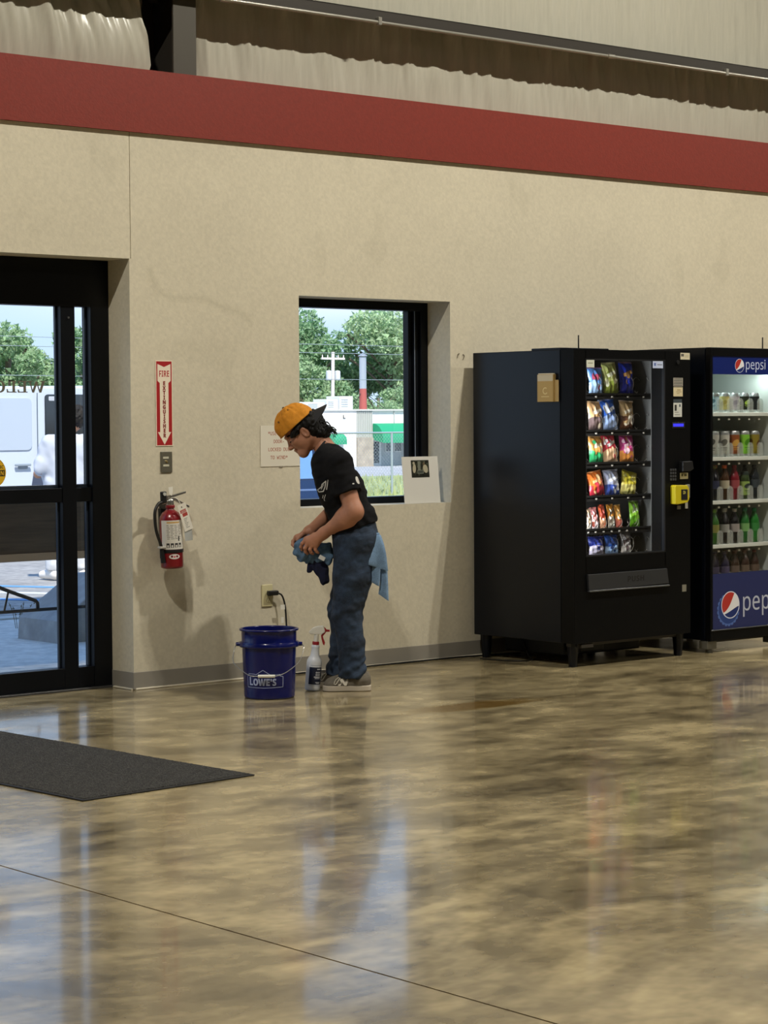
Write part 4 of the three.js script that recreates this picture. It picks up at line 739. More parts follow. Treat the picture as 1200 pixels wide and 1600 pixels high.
// cloth panel between a left and a right edge line, with thickness
function panel(left, right, zf, thick = 0.006, nu = 16, nv = 26) {
  const along = (l, v) => { const t = v * (l.length - 1), i = Math.min(Math.floor(t), l.length - 2), w = t - i; return [mix(l[i][0], l[i + 1][0], w), mix(l[i][1], l[i + 1][1], w)]; };
  const pos = [], idx = [], uv = [];
  for (const s of [-1, 1]) for (let b = 0; b <= nv; b++) for (let a = 0; a <= nu; a++) { const u = a / nu, v = b / nv, L = along(left, v), R = along(right, v), rim = Math.min(1, Math.min(u, 1 - u, v, 1 - v) * 8), x = mix(L[0], R[0], u), y = mix(L[1], R[1], u); pos.push(x, y, zf(u, v) + s * thick * 0.5 * Math.sqrt(0.05 + 0.95 * rim)); uv.push(x, y); }
  const n = (nu + 1) * (nv + 1), w = nu + 1;
  for (let b = 0; b < nv; b++) for (let a = 0; a < nu; a++) { const p = b * w + a; idx.push(p, p + 1, p + w, p + 1, p + w + 1, p + w); const q = p + n; idx.push(q, q + w, q + 1, q + 1, q + w, q + w + 1); }
  const edge = (p, q) => idx.push(p, q, p + n, q, q + n, p + n);
  for (let a = 0; a < nu; a++) { edge(a + 1, a); edge(nv * w + a, nv * w + a + 1); } for (let b = 0; b < nv; b++) { edge(b * w, (b + 1) * w); edge((b + 1) * w + nu, b * w + nu); }
  const g = new THREE.BufferGeometry(); g.setAttribute('position', new THREE.Float32BufferAttribute(pos, 3)); g.setAttribute('uv', new THREE.Float32BufferAttribute(uv, 2)); g.setIndex(idx); g.computeVertexNormals(); return g;
}
// ------------------------------------------------------------------ the person cleaning the window
// local frame: x is where the person faces, y up, z away from the door side; the near side is -z
const P_POS = [0.875, 0, 0.724], P_TURN = Math.PI - 0.7087;
{
  const t = thing('person', 'person in yellow cap, black t-shirt and jeans bending over and wringing a rag', 'person', P_POS, P_TURN);
  const hu = [0.692, 0.722, 0], hf = [0.722, -0.692, 0], hs = [0, 0, 1], HC = [0.235, 1.395, 0], AX = [hf, hu, hs];
  const H = (f, u, s = 0) => [HC[0] + f * hf[0] + u * hu[0], HC[1] + f * hf[1] + u * hu[1], s];
  const hc = (x, y) => [(x - HC[0]) * hf[0] + (y - HC[1]) * hf[1], (x - HC[0]) * hu[0] + (y - HC[1]) * hu[1]];
  // --- body
  const neck = cap(H(-0.035, -0.055), [0.08, 1.245, 0], 0.050, 0.058);
  const both = (fn) => [fn(-1), fn(1)];
  const torso = [...both((s) => cap([0.085, 1.205, s * 0.085], [0.018, 1.05, s * 0.075], 0.078, 0.095)), ...both((s) => cap([0.018, 1.05, s * 0.075], [-0.042, 0.89, s * 0.06], 0.095, 0.098)), ...both((s) => cap([-0.042, 0.89, s * 0.06], [-0.058, 0.78, s * 0.075], 0.098, 0.105))];
  const Sn = [0.03, 1.205, -0.165], En = [-0.050, 0.953, -0.215], Wn = [0.112, 0.838, -0.105], Sf = [0.06, 1.205, 0.165], Ef = [0.045, 0.965, 0.205], Wf = [0.195, 0.838, 0.062];
  const arms = [cap([0.085, 1.235, -0.06], Sn, 0.060, 0.056), cap([0.09, 1.235, 0.06], Sf, 0.060, 0.056), cap(Sn, En, 0.054, 0.045), cap(Sf, Ef, 0.054, 0.043), cap(En, [mix(En[0], Wn[0], 0.3), mix(En[1], Wn[1], 0.3), mix(En[2], Wn[2], 0.3)], 0.043, 0.046), cap([mix(En[0], Wn[0], 0.3), mix(En[1], Wn[1], 0.3), mix(En[2], Wn[2], 0.3)], Wn, 0.046, 0.028), cap(Ef, Wf, 0.044, 0.027)];
  const leg = (s, kx, ax) => [cap([-0.05, 0.77, s * 0.085], [kx, 0.42, s * 0.09], 0.095, 0.060), cap([kx, 0.42, s * 0.09], [ax, 0.085, s * 0.095], 0.056, 0.040), cap([ax, 0.075, s * 0.095], [ax + 0.11, 0.038, s * 0.10], 0.036, 0.026)];
  const trunk = blend([...torso, ...arms, ...leg(-1, -0.008, -0.05), ...leg(1, 0.018, 0.03)], 0.035), trunkNeck = (x, y, z) => smin(trunk(x, y, z), neck(x, y, z), 0.04);
  // --- head
  const skull = [ell(H(-0.012, 0.012), AX, [0.098, 0.093, 0.074]), ell(H(0.040, -0.045), AX, [0.060, 0.072, 0.058]), cap(H(0.005, -0.078, -0.045), H(0.082, -0.106, -0.010), 0.022, 0.019), cap(H(0.005, -0.078, 0.045), H(0.082, -0.106, 0.010), 0.022, 0.019), cap(H(0.082, -0.105, -0.008), H(0.082, -0.105, 0.008), 0.019), cap(H(0.060, -0.035, -0.036), H(0.050, -0.055, -0.040), 0.024, 0.02), cap(H(0.060, -0.035, 0.036), H(0.050, -0.055, 0.040), 0.024, 0.02), neck];
  const nose = blend([cap(H(0.094, -0.006), H(0.113, -0.038), 0.0085, 0.0105), cap(H(0.116, -0.042), H(0.113, -0.044), 0.0105), cap(H(0.104, -0.045, -0.011), H(0.100, -0.046, -0.011), 0.0075), cap(H(0.104, -0.045, 0.011), H(0.100, -0.046, 0.011), 0.0075)], 0.012);
  const brow = blend([cap(H(0.088, 0.014, -0.042), H(0.096, 0.014, -0.012), 0.009), cap(H(0.088, 0.014, 0.042), H(0.096, 0.014, 0.012), 0.009)], 0.01);
  const lips = blend([cap(H(0.099, -0.068, -0.016), H(0.106, -0.068, 0), 0.0062), cap(H(0.099, -0.068, 0.016), H(0.106, -0.068, 0), 0.0062), cap(H(0.096, -0.080, -0.014), H(0.103, -0.080, 0), 0.0066), cap(H(0.096, -0.080, 0.014), H(0.103, -0.080, 0), 0.0066)], 0.004);
  const sockets = (x, y, z) => Math.min(cap(H(0.105, -0.010, -0.030), H(0.098, -0.012, -0.038), 0.010)(x, y, z), cap(H(0.105, -0.010, 0.030), H(0.098, -0.012, 0.038), 0.010)(x, y, z));
  const lids = (x, y, z) => Math.min(ell(H(0.083, -0.012, -0.031), AX, [0.012, 0.0105, 0.015])(x, y, z), ell(H(0.083, -0.012, 0.031), AX, [0.012, 0.0105, 0.015])(x, y, z));
  const ear = (s) => { const a = ell(H(-0.002, -0.036, s * 0.072), AX, [0.019, 0.031, 0.012]), b = ell(H(0.002, -0.034, s * 0.083), AX, [0.010, 0.019, 0.008]); return (x, y, z) => { const d = a(x, y, z), q = -b(x, y, z); return -smin(-d, -q, 0.006); }; };
  const ears = [ear(-1), ear(1)], skullB = blend(skull, 0.028);
  const head = (x, y, z) => { let d = skullB(x, y, z); d = smin(d, brow(x, y, z), 0.014); d = -smin(-d, sockets(x, y, z), 0.010); d = smin(d, lids(x, y, z), 0.003); d = smin(d, nose(x, y, z), 0.010); d = smin(d, lips(x, y, z), 0.006); for (const e of ears) d = smin(d, e(x, y, z), 0.006); return d; };
  // --- hands: palm fans from the wrist, fingers each their own chain
  const finger = (pts, r) => pts.slice(1).map((p, i) => cap(pts[i], p, r[i], r[i + 1]));
  const handN = [[[0.205, 0.803, -0.090], [0.228, 0.782, -0.088], [0.236, 0.762, -0.078], [0.232, 0.748, -0.066]], [[0.196, 0.787, -0.096], [0.214, 0.757, -0.098], [0.212, 0.738, -0.088], [0.203, 0.728, -0.074]], [[0.178, 0.777, -0.096], [0.188, 0.750, -0.100], [0.182, 0.735, -0.090], [0.173, 0.727, -0.076]], [[0.158, 0.773, -0.092], [0.160, 0.750, -0.096], [0.152, 0.737, -0.088], [0.145, 0.731, -0.078]]];
  const R4 = [[0.0115, 0.0098, 0.0092, 0.0080], [0.0118, 0.0102, 0.0094, 0.0082], [0.0112, 0.0096, 0.0090, 0.0078], [0.0102, 0.0086, 0.0080, 0.0070]];
  const palm = (W, K) => blend([...K.map((k, i) => cap(W, k[0], 0.021, 0.0135)), cap(K[0][0], K[3][0], 0.0125)], 0.020);
  const thumbN = [[0.128, 0.826, -0.085], [0.165, 0.826, -0.055], [0.192, 0.812, -0.038], [0.206, 0.800, -0.028]];
  const palmN = palm(Wn, handN), fN = handN.map((p, i) => blend(finger(p, R4[i]), 0.004)), tN = blend(finger(thumbN, [0.015, 0.0125, 0.0105, 0.009]), 0.006), fore = cap([mix(En[0], Wn[0], 0.55), mix(En[1], Wn[1], 0.55), mix(En[2], Wn[2], 0.55)], Wn, 0.0385, 0.028);
  const handFar = [[[0.262, 0.806, 0.040], [0.282, 0.788, 0.036], [0.284, 0.770, 0.026], [0.276, 0.760, 0.014]], [[0.252, 0.792, 0.050], [0.270, 0.768, 0.050], [0.268, 0.752, 0.040], [0.258, 0.744, 0.028]], [[0.236, 0.782, 0.054], [0.248, 0.758, 0.056], [0.242, 0.744, 0.046], [0.232, 0.738, 0.034]], [[0.216, 0.778, 0.054], [0.222, 0.756, 0.056], [0.214, 0.744, 0.048], [0.206, 0.740, 0.038]]];
  const thumbF = [[0.208, 0.836, 0.045], [0.232, 0.826, 0.018], [0.250, 0.808, 0.004], [0.258, 0.796, -0.004]];
  const palmF = palm(Wf, handFar), fF = handFar.map((p, i) => blend(finger(p, R4[i]), 0.004)), tF = blend(finger(thumbF, [0.015, 0.0125, 0.0105, 0.009]), 0.006), foreF = cap([mix(Ef[0], Wf[0], 0.55), mix(Ef[1], Wf[1], 0.55), mix(Ef[2], Wf[2], 0.55)], Wf, 0.0347, 0.027);
  const hand = (fore, palm, fs, th) => (x, y, z) => { let d = smin(fore(x, y, z), palm(x, y, z), 0.018); d = smin(d, th(x, y, z), 0.012); let m = 1e3; for (const f of fs) m = Math.min(m, f(x, y, z)); return smin(d, m, 0.007); };
  const clipY = (f, test) => (x, y, z) => Math.max(f(x, y, z), test(x, y, z));
  const onArm = (A, W, k) => (x, y, z) => { const d = [W[0] - A[0], W[1] - A[1], W[2] - A[2]], L = Math.hypot(...d); return ((x - A[0]) * d[0] + (y - A[1]) * d[1] + (z - A[2]) * d[2]) / L - L * k; };
  const nArm = onArm(En, Wn, 0.80), fArm = onArm(Ef, Wf, 0.80);
  const nearHand = (x, z) => z < 0, headPlane = (x, y) => (x - 0.150) * 0.773 + (y - 1.300) * 0.634;   // where the finer head mesh takes over
  const bodyG = nets((x, y, z) => { let d = trunkNeck(x, y, z); if (x > 0.02 && y < 0.93 && y > 0.6) d = Math.max(d, z < 0 ? nArm(x, y, z) - 0.012 : fArm(x, y, z) - 0.012); return Math.max(d, headPlane(x, y) - 0.006); }, [-0.24, 0.0, -0.30], [0.32, 1.40, 0.30], 0.009);
  const headG = nets((x, y, z) => Math.max(head(x, y, z), -headPlane(x, y)), [0.06, 1.20, -0.10], [0.40, 1.52, 0.10], 0.0032);
  const hN = hand(fore, palmN, fN, tN), hF = hand(foreF, palmF, fF, tF);
  const handNG = nets((x, y, z) => Math.max(hN(x, y, z), -nArm(x, y, z)), [0.05, 0.71, -0.16], [0.26, 0.89, 0.0], 0.003), handFG = nets((x, y, z) => Math.max(hF(x, y, z), -fArm(x, y, z)), [0.14, 0.72, -0.03], [0.31, 0.89, 0.13], 0.003);
  const skinT = tex(256, 256, (u, v) => { const k = 1 + (fbm(u, v, 6, 6, 4, 401) - 0.5) * 0.14 + (fbm(u, v, 90, 90, 2, 405) - 0.5) * 0.06; return [178 * k, 124 * k, 97 * k]; });
  part('body', [bodyG, headG, handNG, handFG], M({ map: skinT, roughness: 0.5, sheen: 0.2 }), t);
  // eyebrows, lashes
  const mHair = M({ color: '#090706', roughness: 0.6, specularIntensity: 0.6, bumpMap: rep(tex(256, 256, (u, v) => grey(255 * fbm(u + v * 0.1, v, 120, 6, 3, 411)), false), 6, 6), bumpScale: 0.004 });
  part('eyebrows', both((s) => tube([H(0.070, 0.009, s * 0.056), H(0.087, 0.015, s * 0.045), H(0.098, 0.012, s * 0.024)], 0.0042, 14, 6)), mHair, t);
  part('eyelashes', both((s) => tube([H(0.078, -0.017, s * 0.047), H(0.091, -0.019, s * 0.041), H(0.0965, -0.019, s * 0.031)], 0.0022, 12, 5)), mHair, t);
  // --- hair
  const hb = blend([ell(H(-0.048, -0.020), AX, [0.078, 0.098, 0.086]), ell(H(-0.060, -0.092), AX, [0.048, 0.050, 0.068]), ell(H(0.024, 0.0, -0.066), AX, [0.050, 0.024, 0.020]), ell(H(0.024, 0.0, 0.066), AX, [0.050, 0.024, 0.020])], 0.02);
  const hairF = (x, y, z) => { let d = hb(x, y, z) + n3(x * 60, y * 60, z * 60, 3) * 0.012 + n3(x * 150, y * 60, z * 150, 4) * 0.008; const [f, u] = hc(x, y); const e = Math.min(Math.hypot(f - 0.004, (u + 0.040) * 0.8, (Math.abs(z) - 0.085)) - 0.030, 1); d = Math.max(d, -e); return Math.max(d, u - 0.034 - 0.05 * f); };
  part('hair', nets(hairF, [0.03, 1.24, -0.11], [0.32, 1.52, 0.11], 0.0042), mHair, t, 'dark wavy hair');
  const r = rng(31), wisps = []; for (let i = 0; i < 26; i++) { const s = (r() - 0.5) * 0.13, f = -0.085 - r() * 0.025, u = -0.05 - r() * 0.08; wisps.push(tube([H(f + 0.03, u + 0.02, s), H(f, u, s * 1.05), H(f - 0.006 - r() * 0.012, u - 0.016, s * 1.08), H(f - 0.002 - r() * 0.02, u - 0.034 - r() * 0.012, s * 1.08)], 0.0022, 8, 4)); }
  part('hair_wisps', wisps, mHair, t).userData.kind = 'stuff';
  // --- cap worn back to front
  const capC = H(0.004, 0.012), capE = ell(capC, AX, [0.116, 0.126, 0.094], 2.35);
  const capF = (x, y, z) => { const [f, u] = hc(x, y), a = Math.atan2(z, f), seam = Math.pow(Math.abs(Math.cos(a * 3)), 24) * 0.0018; const d = capE(x, y, z) + seam + n3(x * 24, y * 24, z * 24, 6) * 0.009 + n3(x * 70, y * 70, z * 70, 8) * 0.0025; return Math.max(d, -(u - 0.024 - 0.05 * f)); };
  const yT = fabric('#c8820f', 421, 0.10, 120); yT.repeat.set(6, 6);
  const mCap = M({ map: yT, roughness: 0.85 });
  const cp = part('cap', nets(capF, [0.08, 1.26, -0.11], [0.44, 1.57, 0.11], 0.0042), mCap, t, 'yellow baseball cap worn back to front');
  part('cap_button', new THREE.SphereGeometry(0.008, 14, 8).scale(1, 1, 1).translate(...H(-0.006, 0.137)), M({ color: '#3a2c10', roughness: 0.8 }), cp);
  for (const [f, u, s] of [[0.062, 0.100, -0.060], [-0.02, 0.112, -0.062], [0.062, 0.100, 0.060]]) part('eyelet', new THREE.TorusGeometry(0.0042, 0.0018, 6, 14).lookAt(V(0.1, 0.8, s < 0 ? -1 : 1)).translate(...H(f, u, s)), M({ color: '#4a3410', roughness: 0.8 }), cp);
  part('sweat_band', (() => { const pts = []; for (let i = 0; i < 48; i++) { const a = i / 48 * Math.PI * 2, f = 0.113 * Math.cos(a), s = 0.0915 * Math.sin(a); pts.push(H(f + 0.004, 0.027 + 0.05 * f, s)); } return tube(pts, 0.0028, 96, 6, true); })(), M({ color: '#b5842a', roughness: 0.85 }), cp);
  const brim = (() => { const pos = [], idx = [], nu = 24, nv = 8; for (const k of [-1, 1]) for (let b = 0; b <= nv; b++) for (let a = 0; a <= nu; a++) { const q = a / nu * 2 - 1, v = b / nv, s = q * 0.084, root = -0.108 * Math.sqrt(1 - q * q * 0.80) + 0.012, f = root - v * (0.090 * Math.sqrt(1 - q * q * 0.92)), u = 0.024 - v * 0.032 - q * q * 0.034; pos.push(...H(f, u + k * 0.0016, s)); } const w = nu + 1, n = w * (nv + 1); for (let b = 0; b < nv; b++) for (let a = 0; a < nu; a++) { const p = b * w + a; idx.push(p, p + 1, p + w, p + 1, p + w + 1, p + w, p + n, p + n + w, p + n + 1, p + n + 1, p + n + w, p + n + w + 1); } for (let a = 0; a < nu; a++) idx.push(nv * w + a, nv * w + a + 1, nv * w + a + n, nv * w + a + 1, nv * w + a + 1 + n, nv * w + a + n); const g = new THREE.BufferGeometry(); g.setAttribute('position', new THREE.Float32BufferAttribute(pos, 3)); g.setIndex(idx); g.computeVertexNormals(); return metres(g); })();
  part('brim', brim, M({ color: '#14151a', roughness: 0.8, side: THREE.DoubleSide }), cp, 'black brim at the back');
  // --- shirt
  const tee = blend([...torso, ...arms.slice(0, 2), cap(Sn, En, 0.054, 0.050), cap(Sf, Ef, 0.054, 0.050)], 0.045);
  const sl = (S, E, k) => { const d = [E[0] - S[0], E[1] - S[1], E[2] - S[2]], L = Math.hypot(...d); return (x, y, z) => ((x - S[0]) * d[0] + (y - S[1]) * d[1] + (z - S[2]) * d[2]) / L - L * k; };
  const sN = sl(Sn, En, 0.60), sF = sl(Sf, Ef, 0.60), armOnlyN = cap(Sn, En, 0.062, 0.062), armOnlyF = cap(Sf, Ef, 0.062, 0.062);
  const trunkTee = blend(torso, 0.045);
  const teeF = (x, y, z) => {
    const w = n3(x * 14, y * 20, z * 10, 12) * 0.014 + n3(x * 34 + y * 20, y * 40, z * 24, 13) * 0.008 + Math.sin((y - x * 0.8) * 95 + z * 20) * 0.0025 * sstep(1.0, 0.88, y);
    let sleeve = Math.max(tee(x, y, z), z < 0 ? sN(x, y, z) : sF(x, y, z)); if (Math.abs(z) < 0.02) sleeve = 1;
    let d = smin(trunkTee(x, y, z) - 0.016, Math.max(smin(z < 0 ? armOnlyN(x, y, z) : armOnlyF(x, y, z), tee(x, y, z) - 0.012, 0.03), z < 0 ? sN(x, y, z) : sF(x, y, z)), 0.022) + w;
    d = Math.max(d, -(y - 0.842 + 0.328 * x) + n3(x * 30, 1, z * 30, 5) * 0.01);
    return Math.max(d, (x - 0.17) * 0.773 + (y - 1.244) * 0.634);
  };
  const blk = fabric('#0b0b0e', 431, 0.16, 130); blk.repeat.set(5, 5);
  const tee0 = part('t_shirt', nets(teeF, [-0.24, 0.78, -0.32], [0.24, 1.40, 0.32], 0.0062), M({ map: blk, roughness: 0.95, specularIntensity: 0.4 }), t, 'black t-shirt');
  part('collar', (() => { const n = [0.773, 0.634], d = [-0.634, 0.773], pts = []; for (let i = 0; i < 40; i++) { const a = i / 40 * Math.PI * 2; pts.push([0.1335 + d[0] * 0.058 * Math.cos(a) - n[0] * 0.002, 1.2885 + d[1] * 0.058 * Math.cos(a) - n[1] * 0.002, 0.066 * Math.sin(a)]); } return tube(pts, 0.0065, 80, 8, true); })(), M({ color: '#141418', roughness: 0.9 }), tee0);
  // prints follow the cloth: march from the side onto the shirt
  const onShirt = (f, x0, x1, y0, y1, nu, nv, shear = 0) => { const pos = [], uv = [], idx = []; for (let b = 0; b <= nv; b++) for (let a = 0; a <= nu; a++) { const y = mix(y0, y1, b / nv), x = mix(x0, x1, a / nu) + shear * (b / nv); let z = -0.40; for (let k = 0; k < 90; k++) { const d = f(x, y, z); if (d < 0.0012) break; z += Math.max(0.0008, d * 0.6); if (z > 0) break; } pos.push(x, y, z); uv.push(1 - a / nu, b / nv); } for (let b = 0; b < nv; b++) for (let a = 0; a < nu; a++) { const p = b * (nu + 1) + a, q = p + nu + 1; const zs = [p, p + 1, q, q + 1].map((k) => pos[k * 3 + 2]); if (Math.max(...zs) - Math.min(...zs) > 0.03 || Math.max(...zs) > -0.02) continue; idx.push(p, q, p + 1, p + 1, q, q + 1); } const g = new THREE.BufferGeometry(); g.setAttribute('position', new THREE.Float32BufferAttribute(pos, 3)); g.setAttribute('uv', new THREE.Float32BufferAttribute(uv, 2)); g.setIndex(idx); g.computeVertexNormals(); return g; };
  const chest = canvas(256, 512, (c) => { c.clearRect(0, 0, 256, 512); c.strokeStyle = '#c9c6be'; c.lineWidth = 15; c.lineJoin = 'round'; c.beginPath(); c.moveTo(96, 60); c.lineTo(160, 110); c.lineTo(172, 150); c.lineTo(240, 196); c.lineTo(214, 226); c.lineTo(140, 214); c.lineTo(112, 150); c.closePath(); c.stroke(); c.lineWidth = 10; c.beginPath(); c.moveTo(132, 108); c.lineTo(176, 186); c.stroke(); c.lineWidth = 14; c.beginPath(); c.moveTo(60, 40); c.lineTo(86, 190); c.stroke(); c.lineWidth = 10; c.beginPath(); c.moveTo(104, 262); c.lineTo(130, 330); c.lineTo(120, 360); c.stroke(); c.beginPath(); c.moveTo(142, 270); c.lineTo(156, 320); c.stroke(); });
  part('chest_print', onShirt(teeF, 0.150, 0.068, 0.955, 1.135, 30, 50, 0.0), print(chest, { transparent: true, roughness: 0.8 }), tee0, 'white outline print on the chest');
  const backp = canvas(128, 512, (c) => { c.clearRect(0, 0, 128, 512); c.fillStyle = '#cfccc4'; c.beginPath(); c.ellipse(52, 330, 15, 62, 0.2, 0, 7); c.fill(); c.beginPath(); c.ellipse(38, 190, 11, 52, 0.3, 0, 7); c.fill(); c.beginPath(); c.ellipse(26, 100, 7, 34, 0.3, 0, 7); c.fill(); c.beginPath(); c.arc(90, 384, 10, 0, 7); c.fill(); });
  part('back_print', onShirt(teeF, -0.025, -0.098, 1.06, 1.225, 24, 50, 0.0), print(backp, { transparent: true, roughness: 0.8 }), tee0, 'white print on the back');
  // --- jeans
  const jl = (s, c) => [cap([-0.052, 0.80, s * 0.07], [-0.035, 0.60, s * 0.085], 0.118, 0.103), cap([-0.035, 0.60, s * 0.085], [c[0], 0.41, s * 0.09], 0.103, 0.080), cap([c[0], 0.41, s * 0.09], [c[1], 0.25, s * 0.092], 0.080, 0.071), cap([c[1], 0.25, s * 0.092], [c[2], 0.02, s * 0.095], 0.071, 0.076)];
  const jn = blend(jl(-1, [-0.006, -0.026, -0.036]), 0.02), jf = blend(jl(1, [0.018, 0.012, 0.044]), 0.02), waist = blend(both((s) => cap([-0.045, 0.88, s * 0.055], [-0.056, 0.80, s * 0.07], 0.106, 0.112)), 0.06);
  const jeansF = (x, y, z) => {
    const low = sstep(0.30, 0.06, y), knee = Math.exp(-Math.pow((y - 0.43) / 0.07, 2)), hip = sstep(0.62, 0.74, y);
    const folds = Math.sin(y * 95 + x * 40 + n3(x * 11, y * 9, z * 11, 21) * 16) * (0.0045 * low + 0.0022 * knee) + n3(x * 24, y * 34, z * 24, 23) * (0.012 * low + 0.008 * knee + 0.006) + n3(x * 60, y * 60, z * 60, 25) * 0.003;
    let d = smin(jn(x, y, z), jf(x, y, z), 0.012 + 0.05 * hip); d = smin(d, waist(x, y, z), 0.04) + folds;
    return Math.max(d, y - 0.905 - 0.15 * (-x), -(y - 0.066 - 0.016 * n3(x * 30, 2, z * 30, 27)));
  };
  const den = tex(256, 256, (u, v) => { const k = fbm(u, v, 110, 110, 2, 441), m = fbm(u, v, 5, 5, 4, 445), q = 0.78 + (k - 0.5) * 0.35 + (m - 0.5) * 0.7; return [clamp(46 * q, 0, 255), clamp(63 * q, 0, 255), clamp(86 * q, 0, 255)]; }); den.repeat.set(5, 5);
  const jp = part('jeans', nets(jeansF, [-0.25, 0.02, -0.23], [0.20, 0.97, 0.23], 0.0065), M({ map: den, roughness: 0.9 }), t, 'dark blue jeans');
  // --- trainers
  const mUp = M({ map: fabric('#6e675b', 451, 0.12, 100), roughness: 0.85 }), mSole = M({ color: '#c4b9a8', roughness: 0.6 }), mN = M({ color: '#ddd6c6', roughness: 0.6 });
  for (const [cx, cz] of [[-0.002, -0.100], [0.075, 0.100]]) {
    const I = [[1, 0, 0], [0, 1, 0], [0, 0, 1]], up = blend([ell([cx - 0.080, 0.058, cz], I, [0.048, 0.052, 0.036]), ell([cx - 0.005, 0.045, cz], I, [0.085, 0.052, 0.041]), ell([cx + 0.068, 0.030, cz], I, [0.056, 0.036, 0.045]), cap([cx - 0.06, 0.06, cz], [cx - 0.045, 0.10, cz], 0.044, 0.040)], 0.03);
    const sh = part('trainer', nets((x, y, z) => Math.max(up(x, y, z) + n3(x * 50, y * 50, z * 50, 31) * 0.003, -(y - 0.021)), [cx - 0.15, 0.005, cz - 0.07], [cx + 0.15, 0.14, cz + 0.07], 0.0042), mUp, t, 'grey trainer with pale sole');
    const sole = new THREE.Shape(); const oz = [[-0.126, 0], [-0.118, 0.030], [-0.07, 0.040], [0, 0.040], [0.06, 0.049], [0.105, 0.038], [0.124, 0.008], [0.118, -0.022], [0.09, -0.042], [0.04, -0.046], [-0.03, -0.038], [-0.09, -0.038], [-0.12, -0.024]];
    sole.setFromPoints(new THREE.CatmullRomCurve3(oz.map(([a, b]) => V(a, b, 0)), true).getPoints(60).map((q) => new THREE.Vector2(q.x, q.y)));
    part('sole', new THREE.ExtrudeGeometry(sole, { depth: 0.022, bevelEnabled: true, bevelSize: 0.004, bevelThickness: 0.003, bevelSegments: 2 }).rotateX(-Math.PI / 2).translate(cx, 0.0045, cz), mSole, sh);
    const s = cz < 0 ? -1 : 1, N = poly([[-0.030, 0.0], [-0.018, 0.040], [-0.008, 0.040], [0.004, 0.016], [0.012, 0.040], [0.022, 0.040], [0.010, 0.0], [0.001, 0.0], [-0.011, 0.022], [-0.019, 0.0]].map(([a, b]) => [-a * 1.1, b * 0.9]), 0.004, 0.0006);
    part('side_emblem', N.rotateX(s * -0.28).translate(cx + 0.012, 0.032, s < 0 ? cz - 0.0475 : cz + 0.0435), mN, sh, 'pale letter N on the side');
    part('laces', [0, 1, 2, 3].map((k) => tube([[cx + 0.052 - k * 0.020, 0.062 + k * 0.009, cz - 0.030], [cx + 0.048 - k * 0.020, 0.073 + k * 0.010, cz], [cx + 0.052 - k * 0.020, 0.062 + k * 0.009, cz + 0.030]], 0.0028, 12, 5)).concat([tube([[cx + 0.03, 0.080, cz - 0.02], [cx + 0.056, 0.064, cz - 0.042], [cx + 0.066, 0.042, cz - 0.048], [cx + 0.056, 0.040, cz - 0.049], [cx + 0.034, 0.072, cz - 0.036]], 0.0025, 20, 5)]), mN, sh);
  }
}
